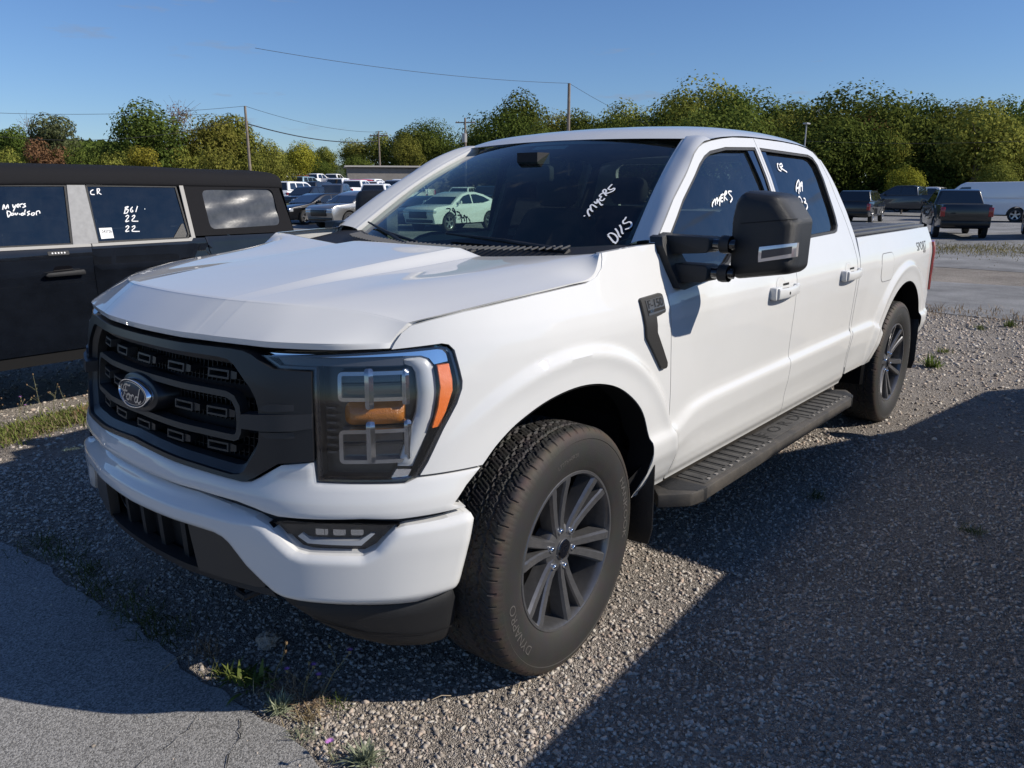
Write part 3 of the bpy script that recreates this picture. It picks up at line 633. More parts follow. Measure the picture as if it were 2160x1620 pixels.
mirror(fg,T)
# lower grille, tow-hook panels, air dam
lg=panel('lower_grille',sym([(0,.64),(.42,.64),(.52,.52),(.56,.45),(.50,.44),(0,.44)]),lambda s,z,d=0:F(s,z,d-.075),DARK,T,step=.06,thick=0,gap=0)
for s0 in (-.19,-.06,.06,.19): panel('lower_grille_strut',[(s0-.012,.47),(s0+.012,.47),(s0+.012,.62),(s0-.012,.62)],F,BLACKP,lg,step=.05,thick=.03,gap=0,d=-.045)
tp=panel('tow_hook_panel',[(.265,.615),(.385,.611),(.418,.600),(.445,.575),(.492,.528),(.545,.485),(.535,.472),(.505,.467),(.285,.464)],F,GREYTRIM,T,step=.03,thick=.03,gap=0,d=-.010); mirror(tp,T)
panel('lower_lip',sym([(0,.470),(.29,.470),(.51,.474),(.56,.468),(.575,.450),(.50,.447),(0,.440)]),lambda s,z,d=0:F(s,z,d+.012-.02*abs(z-.458)/.015),BLACKP,T,step=.03,thick=.05,gap=0,d=-.01)
AD=[(.555,.470),(.60,.452),(.641,.440),(.797,.434),(.933,.428),(1.040,.438),(1.052,.40),(1.052,.33),(1.042,.285),(1.02,.264),(.963,.262),(.86,.282),(.76,.318),(.68,.366),(.60,.425)]
ad=panel('air_dam',AD,puff(B,AD,.03,.012),BLACKP,T,step=.02,thick=.06,gap=0,d=-.012); mirror(ad,T)
ad2=panel('air_dam_strip',[(.66,.395),(.80,.345),(.95,.318),(1.047,.318),(1.047,.313),(.95,.313),(.80,.340),(.66,.390)],B,DARK,T,step=.03,thick=0,gap=0,d=-.0095); mirror(ad2,T)
for y in (.40,-.40):
    MB().tube([(.70,y+.03,.42),(.78,y+.03,.40),(.82,y+.01,.385),(.82,y-.03,.385),(.78,y-.05,.40),(.70,y-.05,.42)],.012,8).make('tow_hook',BLACKP,T)
# ---------------------------------------------------------------- wheels
TIRE=mat('tyre_rubber',(.030,.029,.028),rough=.72,bump=.1,bscale=400)
def tyre_dust():
    t=TIRE.node_tree; b=t.nodes['Principled BSDF']; tc=nd(t,'ShaderNodeTexCoord'); sp=nd(t,'ShaderNodeSeparateXYZ'); t.links.new(tc.outputs['Object'],sp.inputs[0])
    a=nd(t,'ShaderNodeMath',operation='MULTIPLY'); t.links.new(sp.outputs[0],a.inputs[0]); t.links.new(sp.outputs[0],a.inputs[1])
    c=nd(t,'ShaderNodeMath',operation='MULTIPLY_ADD'); t.links.new(sp.outputs[2],c.inputs[0]); t.links.new(sp.outputs[2],c.inputs[1]); t.links.new(a.outputs[0],c.inputs[2])
    q=nd(t,'ShaderNodeMath',operation='SQRT'); t.links.new(c.outputs[0],q.inputs[0])
    rp=nd(t,'ShaderNodeValToRGB'); e=rp.color_ramp.elements; e[0].position=.268; e[0].color=(.027,.024,.022,1); e[1].position=.300; e[1].color=(.017,.016,.0155,1)
    for p,cc_ in ((.36,(.017,.016,.0155,1)),(.385,(.032,.026,.022,1)),(.404,(.070,.046,.033,1)),(.4105,(.028,.026,.025,1)),(.42,(.022,.021,.021,1))):
        k=e.new(p); k.color=cc_
    t.links.new(q.outputs[0],rp.inputs[0])
    n=nd(t,'ShaderNodeTexNoise',Scale=22.,Detail=6.); t.links.new(tc.outputs['Object'],n.inputs['Vector'])
    mx=nd(t,'ShaderNodeMix'); mx.data_type='RGBA'; mx.blend_type='MULTIPLY'; mx.inputs[0].default_value=.55; t.links.new(rp.outputs[0],mx.inputs[6]); t.links.new(n.outputs['Color'],mx.inputs[7])
    gm=nd(t,'ShaderNodeBrightContrast',Bright=.006); t.links.new(mx.outputs[2],gm.inputs[0]); t.links.new(gm.outputs[0],b.inputs['Base Color'])
tyre_dust()
def tyre_mesh(N=720,simple=False):
    half=[(.262,.112),(.270,.121),(.282,.126),(.300,.1335),(.330,.138),(.355,.1365),(.374,.133),(.376,.1345),(.386,.132),(.396,.127),(.404,.120),(.409,.112)]
    ty=np.linspace(.104,-.104,45 if not simple else 9)
    prof=[(r,y) for r,y in half]+[(.4125+.0025*(1-(y/.104)**2),y) for y in ty]+[(r,-y) for r,y in half[::-1]]
    L=len(prof); n0=len(half); n1=n0+len(ty); th=np.arange(N)*2*math.pi/N; V=np.zeros((N,L,3)); PT=64
    for j,(r,y) in enumerate(prof):
        rr=np.full(N,r)
        if not simple:
            ph=th*PT/(2*math.pi)
            if n0<=j<n1:
                g=np.zeros(N); zig=.004*np.sign(np.sin(ph*2*math.pi))
                for gy,wd in ((.031,.0048),(-.031,.0048),(.071,.0042),(-.071,.0042)):
                    g=np.maximum(g,np.where(np.abs(y-gy-zig*(1 if gy>0 else -1))<wd,.007,0))
                a=abs(y)
                if a>.076: f=(ph+a*14)%1; g=np.maximum(g,np.where(f<.10,.0045,0)); f2=(ph*3+a*60)%1; g=np.maximum(g,np.where(f2<.22,.003,0))
                elif a>.036: f=(ph+np.abs(a-.053)*26+.3)%1; g=np.maximum(g,np.where(f<.13,.0045,0)); f2=(ph*3+np.abs(a-.053)*80)%1; g=np.maximum(g,np.where(f2<.25,.003,0))
                elif a<.026: f=(ph+y*12+.6)%1; g=np.maximum(g,np.where((f<.12)&(abs(y)>.004),.004,0)); f2=(ph*3+y*40)%1; g=np.maximum(g,np.where(f2<.25,.0025,0))
                rr=rr-g
            elif j in (n0-1,n0-2,n1,n1+1):
                f=(ph+.104*14+.02)%1; rr=rr-np.where(f<.12,.0045,0)
            elif j in (n0-3,n0-4,n1+2,n1+3):
                f=(ph*2+.3)%1; rr=rr-np.where(f<.2,.002,0)
        V[:,j,0]=rr*np.cos(th); V[:,j,1]=y; V[:,j,2]=rr*np.sin(th)
    z=V[:,:,2]; lo=-(HUBZ-.001); m=z<lo; V[:,:,1]+=np.where(m,np.sign(V[:,:,1])*(lo-z)*.25,0); z[m]=lo
    faces=[(k*L+j,k*L+j+1,((k+1)%N)*L+j+1,((k+1)%N)*L+j) for k in range(N) for j in range(L-1)]
    return V.reshape(-1,3).tolist(),faces
def wheel_proto():
    root=MB()
    # barrel and lip
    root.lathe([(.2665,.112),(.2685,.118),(.266,.1215),(.258,.121),(.2525,.112),(.250,.095),(.247,.03),(.243,-.08),(.255,-.115),(.262,-.118),(.262,-.10),(.25,.02),(.2585,.10)],72,close=True)
    rim=root.make('wheel',RIM,None,ang=40)
    v,f=tyre_mesh(); ty=mobj('tyre',v,f,TIRE,rim,ang=28)
    hub=MB(); hub.lathe([(.0,.100),(.030,.100),(.0345,.097),(.036,.092),(.060,.088),(.078,.080),(.086,.066),(.088,.03),(.0,.03)],48); hub.make('hub',RIM,rim)
    cp=MB(); cp.lathe([(.0,.1035),(.024,.1033),(.031,.1015),(.0335,.098)],32); c=cp.make('center_cap',GLOSSB,rim)
    mb=MB(); mb.lathe([(.0,0)],3) if False else None
    n=28; ring=[(.016*math.cos(2*math.pi*i/n),.1042,.0075*math.sin(2*math.pi*i/n)) for i in range(n)]+[(.0145*math.cos(2*math.pi*i/n),.1042,.0062*math.sin(2*math.pi*i/n)) for i in range(n)]
    MB().add(ring,[(i,(i+1)%n,n+(i+1)%n,n+i) for i in range(n)]).make('cap_oval',SILVER,c)
    for k in range(6):
        a=R(78+60*k); ca,sa=math.cos(a),math.sin(a)
        for sg in (-1,1):
            st=[(.050,.012,.024,.090,.05),(.10,.0170,.0265,.091,.05),(.15,.0240,.0290,.098,.05),(.205,.0335,.0315,.108,.055),(.236,.0395,.0330,.1155,.06),(.2575,.0430,.0345,.1180,.06)]
            v=[];m=MB()
            for (r,off,wd,top,dp) in st:
                t=sg*off; loc=[(t-sg*wd*.55,top-.006),(t-sg*wd*.40,top),(t+sg*wd*.34,top+.001),(t+sg*wd*.55,top-.008),(t+sg*wd*.62,top-dp),(t-sg*wd*.62,top-dp)]
                for (tt,yy) in loc: v.append((r*ca-tt*sa,yy,r*sa+tt*ca))
            fs=[(i*6+j,i*6+(j+1)%6,(i+1)*6+(j+1)%6,(i+1)*6+j) for i in range(len(st)-1) for j in range(6)]+[tuple(range(6)),tuple((len(st)-1)*6+j for j in range(6))]
            m.add(v,fs).make('spoke',RIM,rim,ang=20)
        # web between the twin bars, set deep
        m=MB(); v=[]
        for (r,w_,t_) in ((.07,.010,.070),(.13,.014,.062),(.20,.022,.050),(.25,.03,.045)): v+=[(r*ca-w_*sa,t_,r*sa+w_*ca),(r*ca+w_*sa,t_,r*sa-w_*ca)]
        m.add(v,[(0,1,3,2),(2,3,5,4),(4,5,7,6)]).make('spoke_web',mat('rim_pocket',(.02,.02,.021),rough=.5,metal=.5),rim)
        b=R(78+60*k); MB().lathe([(.0,.1005),(.007,.0995),(.010,.096),(.0105,.086),(.0125,.0855)],10,c=(.0675*math.cos(b),0,.0675*math.sin(b))).make('lug_nut',CHROME,rim,ang=50)
    MB().lathe([(.06,.015),(.175,.015),(.178,.008),(.178,-.012),(.06,-.012)],40).make('brake_disc',STEEL,rim)
    MB().box((-.15,.0,.085),(.09,.10,.13),Matrix.Rotation(R(-30),3,'Y')).make('brake_caliper',STEEL,rim,bev=.012)
    MB().lathe([(.0,-.02),(.24,-.02)],32).make('backing_plate',DARK,rim)
    # raised sidewall lettering
    LT=mat('sidewall_letter',(.075,.070,.066),rough=.7)
    def side(word,ang,rad,size,ws=1.0,flip=False):
        v,f=textmesh(word,size)
        def fn(a,b,d):
            if flip: a,b=-a,-b
            r=rad+b; t=R(ang)+a*ws/rad; y=float(np.interp(r,[.282,.300,.330,.355,.374],[.126,.1335,.138,.1365,.133])); return (r*math.cos(t),y+.0012,r*math.sin(t))
        MB().add([fn(a,b,0) for a,b in v],f).make('sidewall_lettering',LT,rim,sm=False,recalc=False)
    side('HANKOOK',172,.338,.040,1.2); side('DYNAPRO',335,.338,.040,1.2)
    side('LT275/60R20',82,.332,.018,1.2)
    return rim
whl=wheel_proto(); whl.parent=T; whl.location=(0,.8625,HUBZ); whl.rotation_euler=(0,0,R(3.6))
YW=.8625
def wcopy(x,right,rz=0,spin=0):
    c=copytree(whl,T); c.location=(x,-YW if right else YW,HUBZ); c.rotation_euler=(0,0,math.pi+rz if right else rz); return c
wcopy(0,True,R(3.6)); wcopy(WB,False); wcopy(WB,True)
# wheel-arch liners
LIN=mat('wheel_liner',(.006,.006,.007),rough=.95,spec=.2,bump=.2,bscale=120)
def liner(xw,sg):
    v=[];n=34
    for k in range(n+1):
        th=R(-5+193*k/n); c,s_=math.cos(th),math.sin(th); yo=.962 if xw else (.962-.17*(1-sst(.25,1.1,th)))
        if s_<.1 and c<0: yo=.93
        for r,y in ((.575,.40),(.590,.45),(.585,yo-.14),(.572,yo-.015),(.556,yo)): v.append((xw+r*c,sg*y,HUBZ+r*s_))
    return mobj('arch_liner',v,[(k*5+j,k*5+j+1,(k+1)*5+j+1,(k+1)*5+j) for k in range(n) for j in range(4)],LIN,T)
for xw in (0,WB):
    liner(xw,1); liner(xw,-1)
    MB().box((xw,0,.80),(1.15,.82,.36)).make('inner_bay',DARK,T)
MB().box((-1.85,0,.50),(4.9,.95,.10)).box((-1.9,.48,.47),(4.8,.09,.14)).box((-1.9,-.48,.47),(4.8,.09,.14)).make('chassis_frame',DARK,T,bev=.01)
MB().box((WB,0,HUBZ),(.16,1.5,.12)).box((0,0,HUBZ-.02),(.12,1.4,.10)).make('axle',DARK,T,bev=.02)
MB().box((.40,0,.72),(.55,1.20,.62)).make('engine_bay',DARK,T)
MB().box((-1.62,0,.53),(2.05,1.84,.10)).make('cab_floor',DARK,T)
MB().box((-.52,0,.86),(.06,1.70,.70)).make('firewall',DARK,T)
# mud flaps
FL=mat('mud_flap_rubber',(.012,.012,.013),rough=.45,bump=.15,bscale=90)
def flap(x,y0,y1,z0,z1,n0=.6):
    P=[(y0,z1),(y1-.02,z1+.012),(y1-.004,z1),(y1,z1-.03),(y1+.004,z0+.06),(y1-.010,z0),(y0+.02,z0-.012)]
    a=MB().prism(P,lambda y,z:(x+.004+.02*(z1-z),y,z),lambda y,z:(x-.004+.02*(z1-z),y,z)).make('mud_flap',FL,T,bev=.002); mirror(a,T)
flap(-.485,.80,1.012,.26,.60); flap(WB-.50,.80,1.006,.28,.64)
# hand-drawn window markings as strokes on their glass
WSS=[[[0.719,0.227],[0.723,0.232]],[[0.75,0.227],[0.729,0.248],[0.721,0.269],[0.725,0.276],[0.74,0.265],[0.753,0.254]],[[0.739,0.267],[0.723,0.294],[0.724,0.308],[0.74,0.3],[0.761,0.284]],[[0.728,0.331],[0.743,0.318],[0.747,0.322],[0.737,0.351]],[[0.736,0.349],[0.757,0.325],[0.777,0.302],[0.781,0.309]],[[0.75,0.4],[0.739,0.388],[0.739,0.373],[0.751,0.37],[0.75,0.351],[0.759,0.339],[0.771,0.339],[0.774,0.355]],[[0.74,0.413],[0.757,0.394],[0.776,0.375]],[[0.74,0.413],[0.744,0.426],[0.758,0.417],[0.764,0.394],[0.777,0.399]],[[0.77,0.467],[0.764,0.446],[0.763,0.431],[0.78,0.423],[0.791,0.434],[0.798,0.426],[0.794,0.411],[0.772,0.394]],[[0.884,0.113],[0.898,0.1],[0.917,0.081],[0.937,0.066]],[[0.881,0.115],[0.888,0.126],[0.906,0.121],[0.923,0.108],[0.935,0.092],[0.936,0.074],[0.919,0.075]],[[0.901,0.151],[0.919,0.132],[0.936,0.107],[0.946,0.101]],[[0.914,0.17],[0.928,0.152],[0.942,0.125],[0.95,0.119]],[[0.928,0.215],[0.926,0.199],[0.922,0.192],[0.929,0.178],[0.938,0.178],[0.951,0.185],[0.962,0.181],[0.97,0.168],[0.968,0.152],[0.949,0.143]]]
FWS=[[[2.631,1.478],[2.643,1.492],[2.675,1.507],[2.676,1.503],[2.663,1.484]],[[2.675,1.501],[2.702,1.513],[2.682,1.489]],[[2.698,1.501],[2.712,1.505],[2.73,1.517]],[[2.73,1.517],[2.699,1.481]],[[2.769,1.528],[2.74,1.521],[2.726,1.499],[2.744,1.5]],[[2.731,1.511],[2.754,1.514]],[[2.756,1.5],[2.776,1.525],[2.802,1.54],[2.804,1.533],[2.772,1.519],[2.789,1.503]],[[2.855,1.539],[2.83,1.539],[2.821,1.533],[2.841,1.514],[2.835,1.506],[2.81,1.494]]]
RWS=[[[3.487,1.67],[3.471,1.664],[3.462,1.643],[3.486,1.633]],[[3.493,1.66],[3.501,1.638]],[[3.497,1.664],[3.528,1.67],[3.529,1.659],[3.501,1.65],[3.558,1.63]],[[3.596,1.535],[3.602,1.549],[3.641,1.579],[3.677,1.589],[3.617,1.525]],[[3.602,1.549],[3.658,1.559]],[[3.643,1.534],[3.671,1.567],[3.696,1.579],[3.712,1.582],[3.698,1.569],[3.674,1.562]],[[3.701,1.569],[3.676,1.537]],[[3.599,1.508],[3.616,1.511],[3.627,1.5],[3.627,1.485],[3.598,1.476],[3.604,1.467],[3.624,1.458]],[[3.663,1.502],[3.681,1.5],[3.674,1.487],[3.652,1.482],[3.679,1.477],[3.68,1.462],[3.649,1.446]],[[3.636,1.413],[3.63,1.423],[3.646,1.43],[3.654,1.423],[3.643,1.413],[3.64,1.383]]]
BR1=[[[0.039,1.412],[0.026,1.444],[0.021,1.416],[0.003,1.444],[0.003,1.42]],[[-0.027,1.445],[-0.029,1.424],[-0.048,1.443]],[[-0.046,1.44],[-0.032,1.415],[-0.022,1.399]],[[-0.047,1.429],[-0.068,1.438],[-0.061,1.447],[-0.048,1.433],[-0.059,1.423]],[[-0.07,1.426],[-0.071,1.442],[-0.09,1.449]],[[-0.107,1.449],[-0.093,1.444],[-0.104,1.432],[-0.083,1.423]],[[0.016,1.397],[0.017,1.36]],[[0.017,1.402],[-0.001,1.397],[-0.004,1.383],[0.017,1.36]],[[-0.02,1.387],[-0.009,1.385],[-0.005,1.374],[-0.018,1.376],[-0.022,1.387],[-0.024,1.375]],[[-0.031,1.389],[-0.035,1.375],[-0.048,1.389]],[[-0.056,1.384],[-0.056,1.375]],[[-0.082,1.388],[-0.066,1.381],[-0.068,1.372],[-0.083,1.379],[-0.098,1.409]],[[-0.09,1.395],[-0.088,1.374]],[[-0.124,1.399],[-0.106,1.39],[-0.118,1.38],[-0.102,1.369]],[[-0.137,1.387],[-0.128,1.375],[-0.14,1.37],[-0.151,1.384],[-0.139,1.387]],[[-0.16,1.37],[-0.164,1.393],[-0.183,1.398],[-0.184,1.381]]]
BR2=[[[-0.57,1.542],[-0.55,1.53],[-0.549,1.51],[-0.573,1.507]],[[-0.597,1.544],[-0.593,1.51]],[[-0.595,1.547],[-0.613,1.547],[-0.61,1.532],[-0.596,1.527],[-0.62,1.507]],[[-0.777,1.411],[-0.761,1.37]],[[-0.771,1.411],[-0.799,1.418],[-0.774,1.395],[-0.794,1.395],[-0.78,1.372],[-0.755,1.368]],[[-0.83,1.415],[-0.81,1.395],[-0.812,1.377],[-0.827,1.384],[-0.818,1.395]],[[-0.868,1.42],[-0.846,1.376]],[[-0.917,1.398],[-0.922,1.397]],[[-0.764,1.344],[-0.781,1.354],[-0.787,1.344],[-0.757,1.308],[-0.784,1.313]],[[-0.811,1.343],[-0.831,1.353],[-0.831,1.34],[-0.805,1.312],[-0.852,1.308]],[[-0.749,1.267],[-0.767,1.277],[-0.773,1.266],[-0.743,1.236],[-0.77,1.238]],[[-0.796,1.266],[-0.816,1.275],[-0.817,1.262],[-0.791,1.237],[-0.848,1.232]]]
STK=[[[-0.556,1.267],[-0.647,1.268],[-0.65,1.192],[-0.559,1.189]]]
# ---------------------------------------------------------------- mirrors
MIRB=mat('mirror_black',(.015,.016,.018),rough=.42,bump=.35,bscale=900)
def tow_mirror():
    base=panel('mirror',X([(-.585,1.385),(-.572,1.355),(-.590,1.27),(-.612,1.205),(-.640,1.198),(-.90,1.222),(-.905,1.235),(-.80,1.243),(-.715,1.275),(-.690,1.32),(-.680,1.375),(-.650,1.398)]),B,MIRB,T,step=.03,thick=.05,gap=0,d=.030)
    for (z,zt) in ((1.362,.058),(1.262,.062)):
        MB().prism(roundpoly([(.93,z-zt/2-.012),(1.085,z-zt/2),(1.095,z-.02),(1.095,z+.02),(1.085,z+zt/2-.004),(.90,z+zt/2)],.008,2),lambda y,z_:(-.615-.02*(y-.93)/.16,y,z_),lambda y,z_:(-.715-.02*(y-.93)/.16,y,z_)).make('mirror_arm',MIRB,base,bev=.006)
        MB().prism(roundpoly([(1.0,z-.020),(1.075,z-.018),(1.075,z+.018),(1.0,z+.018)],.004,2),lambda y,z_:(-.6165-.02*(y-.93)/.16,y,z_),lambda y,z_:(-.62-.02*(y-.93)/.16,y,z_)).make('arm_cover',MIRB,base,bev=.002)
        MB().tube([(-.675,1.08,z),(-.690,1.17,z)],.0185,14).make('mirror_tube',GLOSSB,base)
        MB().lathe([(.0,0),(.030,0),(.032,.01),(.030,.035)],16,c=(-.69,1.118,z)).make('tube_collar',MIRB,base)
    O=[(1.150,1.236),(1.322,1.262),(1.345,1.282),(1.349,1.445),(1.288,1.532),(1.165,1.546),(1.142,1.520),(1.130,1.45),(1.132,1.262)]
    def shell(name,P,dm):
        # domed front face: rings of the outline drawn in and forward
        mb=MB(); P=roundpoly(P,dm,4); n=len(P); cy=sum(p[0] for p in P)/n; cz=sum(p[1] for p in P)/n; v=[];rings=[(1.0,-.875),(1.0,-.790),(.985,-.752),(.945,-.728),(.86,-.714),(.6,-.706)]
        for k,x in rings: v+=[(x-.035*((cy+(p[0]-cy)*k)-1.13)/.25,cy+(p[0]-cy)*k,cz+(p[1]-cz)*k) for p in P]
        f=[(r*n+i,r*n+(i+1)%n,(r+1)*n+(i+1)%n,(r+1)*n+i) for r in range(len(rings)-1) for i in range(n)]+[tuple((len(rings)-1)*n+i for i in range(n)),tuple(range(n))]
        return mb.add(v,f).make(name,MIRB,base,ang=50)
    h=shell('mirror_head',O,[.03,.012,.02,.012,.03,.02,.04,.02,.03])
    # parting line of the cap and the turn lamp
    def front(y,z,d=0):
        ey=min(abs(y-1.128),abs(1.351-y)); t=max(0,1-ey/.055); return (-.7085-.035*(y-1.13)/.25-.035*t*t+d+.0015,y,z)
    v=[]
    for k in range(25):
        y=1.131+.217*k/24; z=1.430+.022*k/24; v+=[front(y,z-.0014,.0006+.002),front(y,z+.0014,.0006+.002)]
    mobj('cap_seam',v,[(2*k,2*k+1,2*k+3,2*k+2) for k in range(24)],DARK,base)
    LN=[(1.266,1.315),(1.40,1.338),(1.40,1.384),(1.266,1.367)]
    def lampfn(y,z,d=0):
        t=max(0,(y-1.305)/.055); return (-.716-.035*(y-1.13)/.25+.012+d-.034*t*t,y,z)
    tl=MB(); v=[];n=10
    for k in range(n+1):
        y=1.243+.113*k/n; z0=1.305+.022*k/n; z1=1.357+.017*k/n
        v+=[lampfn(y,z0,-.012),lampfn(y,z0,.004),lampfn(y,(z0+z1)/2,.008),lampfn(y,z1,.004),lampfn(y,z1,-.012)]
    tl.add(v,[(k*5+j,k*5+j+1,(k+1)*5+j+1,(k+1)*5+j) for k in range(n) for j in range(4)]+[(0,1,2,3,4),(n*5+4,n*5+3,n*5+2,n*5+1,n*5)]).make('turn_lamp',mat('turn_lamp_lens',(.75,.70,.68),rough=.08,metal=.6,coat=1),base,ang=30)
    v=[]
    for k in range(n+1):
        y=1.254+.092*k/n; z0=1.318+.020*k/n; z1=1.346+.016*k/n; v+=[lampfn(y,z0,.0092),lampfn(y,z1,.0092)]
    mobj('lamp_slot',v,[(2*k,2*k+1,2*k+3,2*k+2) for k in range(n)],mat('lamp_slot_dark',(.05,.055,.065),rough=.08,coat=1),base)
    MB().prism(inset2(roundpoly(O,.02,3),.018),lambda y,z:(-.877-.035*(y-1.13)/.25,y,z),lambda y,z:(-.879-.035*(y-1.13)/.25,y,z)).make('mirror_glass',CHROME,base)
    return base
mr=tow_mirror(); mrR=mirror(mr,T)
pv=Vector((-.68,-1.0,0)); RM=Matrix.Rotation(R(-52),3,'Z')     # the far mirror is folded back
for c in mrR.children:
    if c.name.split('.')[0] in ('mirror_arm',): continue
    for v in c.data.vertices: v.co=pv+RM@(v.co-pv)
# ---------------------------------------------------------------- handles, badges, small body trim
def door_handle(door,x0,key):
    h=MB(); n=10; v=[]
    for k in range(n+1):
        t=k/n; x=x0-.01-.285*t; o=.020+.030*math.sin(math.pi*min(1,.16+t*.88))**.6; zc_=1.100; hw=.0225-.004*t
        b=Vector(B(sx(x),zc_)); 
        v+=[(x,b.y+o-.020,zc_-hw),(x,b.y+o-.004,zc_-hw-.001),(x,b.y+o,zc_-hw+.007),(x,b.y+o,zc_+hw-.007),(x,b.y+o-.004,zc_+hw+.001),(x,b.y+o-.020,zc_+hw)]
    h.add(v,[(k*6+j,k*6+(j+1)%6,(k+1)*6+(j+1)%6,(k+1)*6+j) for k in range(n) for j in range(6)]+[tuple(range(6)),tuple(n*6+j for j in range(6))])
    a=h.make('door_handle',WHITE,door,ang=50,bev=0)
    # foot of the handle and the finger cup
    MB().prism(rrect(.075,.056,.012,3,x0-.03,1.100),lambda x,z:B(sx(x),z,.030),lambda x,z:B(sx(x),z,-.004)).make('handle_foot',WHITE,door,bev=.006)
    MB().prism(rrect(.045,.050,.012,3,x0-.285,1.098),lambda x,z:B(sx(x),z,.018),lambda x,z:B(sx(x),z,-.004)).make('handle_foot',WHITE,door,bev=.005)
    cup=MB(); v=[];m=20
    for r,dp in ((1.0,.0012),(.93,.0004),(.8,.001)):
        v+=[B(sx(x0-.115+.050*r*math.cos(2*math.pi*i/m)),1.130+.036*r*math.sin(2*math.pi*i/m),dp) for i in range(m)]
    cup.add(v,[(q*m+i,q*m+(i+1)%m,(q+1)*m+(i+1)%m,(q+1)*m+i) for q in range(2) for i in range(m)]+[tuple(2*m+i for i in range(m))]).make('finger_cup',WHITE,door,ang=10)
    MB().prism(rrect(.07,.010,.004,2,x0-.175,1.128),lambda x,z:B(sx(x),z,.0016),lambda x,z:B(sx(x),z,-.002)).make('painted_cup_shadow',DARK,door)  # flat black strip painted in as the shade between handle and cup
    if key: 
        b=Vector(B(sx(x0-.10),1.1)); MB().lathe([(.0,0),(.007,0),(.008,-.002)],14,c=(x0-.10,b.y+.0505,1.098)).make('key_lock',BLACKP,door)
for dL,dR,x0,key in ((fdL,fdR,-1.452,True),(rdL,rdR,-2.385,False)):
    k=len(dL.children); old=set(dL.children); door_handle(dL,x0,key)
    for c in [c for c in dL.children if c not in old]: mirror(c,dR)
VENT=X([(-.362,1.190),(-.372,1.194),(-.500,1.199),(-.510,1.193),(-.513,1.140),(-.508,1.133),(-.446,1.126),(-.452,1.070),(-.536,.950),(-.537,.936),(-.530,.930),(-.503,.930),(-.496,.936),(-.384,1.060),(-.366,1.150)])
vb=panel('fender_vent',VENT,lambda s,z,d=0:B(s,z,d),GREYTRIM,T,step=.02,thick=.012,gap=0,d=.011)
panel('vent_badge_plate',X([(-.385,1.186),(-.500,1.190),(-.503,1.142),(-.440,1.137),(-.392,1.135)]),B,mat('badge_grey',(.16,.16,.165),rough=.3,metal=.7),vb,step=.03,thick=.004,gap=0,d=.0135)
def badge(a,b,d): return B(sx(-.444-a),1.171+b+.02*a,.0145+d)
text_on('badge_text','F-150',.040,badge,DARK,vb,.0012,1.15)
panel('badge_bar',X([(-.392,1.153),(-.500,1.156),(-.501,1.146),(-.394,1.143)]),B,DARK,vb,step=.03,thick=0,gap=0,d=.0148)
text_on('badge_text','XLT',.013,lambda a,b,d:B(sx(-.412-a),1.1485+b,.0152+d),SILVER,vb,.0008,1.2)
mirror(vb,T)
# fuel door
FD=rrect(.235,.165,.045,5,sx(-3.235),1.085)
panel('fuel_door',FD,B,WHITE,bdL,step=.03,thick=.003,gap=0,d=.0012)
panel('fuel_door_gap',inset2(FD,-.0045),B,mat('shut_line_grey',(.12,.12,.125),rough=.6),bdL,step=.03,thick=0,gap=0,d=.0004,holes=[inset2(FD,.0002)])
# side decal
DEC=mat('decal_black',(.03,.025,.025),rough=.5)
for wd,sz,zz,xx in (('SPORT',.072,1.165,-4.065),('4X4',.036,1.128,-4.13)):
    text_on('side_decal',wd,sz,lambda a,b,d,xx=xx,zz=zz:B(sx(xx-a),zz+b+.10*b,.0012),DEC,bdL,0,1.35)
    text_on('side_decal',wd,sz,lambda a,b,d,xx=xx,zz=zz:(lambda p:(p[0],-p[1],p[2]))(B(sx(xx+a),zz+b,.0012)),DEC,bdR,0,1.35)
# tail lamps
TLP=X([(-4.402,1.178),(-4.412,1.0),(-4.432,.830),(-4.500,.826),(-4.492,1.0),(-4.470,1.185)])
def TLF(s,z,d=0):
    x,y,z_=B(min(s,sx(-4.44)),z,d); x2=B(s,z,0)[0]; e=max(0,-4.43-x2); return (x2,y-e*e*9+.004,z)
tl=panel('tail_lamp',TLP,TLF,REDL,T,step=.015,thick=.06,gap=0,d=.012)
panel('reverse_lens',X([(-4.420,1.03),(-4.428,.95),(-4.480,.95),(-4.476,1.03)]),TLF,mat('clear_white_lens',(.5,.5,.5),rough=.1,coat=1),tl,step=.02,thick=.002,gap=0,d=.0135)
mirror(tl,T)
# tailgate, rear bumper, bed floor
MB().box((-4.455,0,.97),(.05,1.74,.62)).make('tailgate',WHITE,T,bev=.012)
MB().box((-4.57,0,.56),(.20,1.86,.17)).make('rear_bumper',mat('bumper_grey',(.3,.3,.31),rough=.25,metal=.8),T,bev=.03)
MB().box((-3.56,0,.66),(1.70,1.5,.05)).make('bed_floor',DARK,T)
MB().box((-2.77,0,.95),(.05,1.62,.62)).make('bed_front_wall',WHITE,T)
# folding bed cover
TON=mat('bed_cover_grey',(.085,.087,.09),rough=.5,var=.15,vscale=3,bump=.1,bscale=200)
tc_=empty  # (no-op alias kept short)
cov=MB().box((-3.565,0,1.286),(1.60,1.50,.020)).make('bed_cover',TON,T,bev=.006)
for sg in (1,-1):
    for y,wd,z0 in ((.885,.055,1.292),(.828,.048,1.303),(.772,.056,1.296)):
        MB().box((-3.57,sg*y,z0),(1.63,wd,.018)).make('bed_cover_rail',TON,cov,bev=.004)
for x in (-2.80,-3.00,-3.20,-3.40,-3.60,-3.80,-4.0,-4.2): MB().box((x-.07,0,1.2985),(.135,1.47,.010)).make('bed_cover_slat',TON,cov,bev=.003)
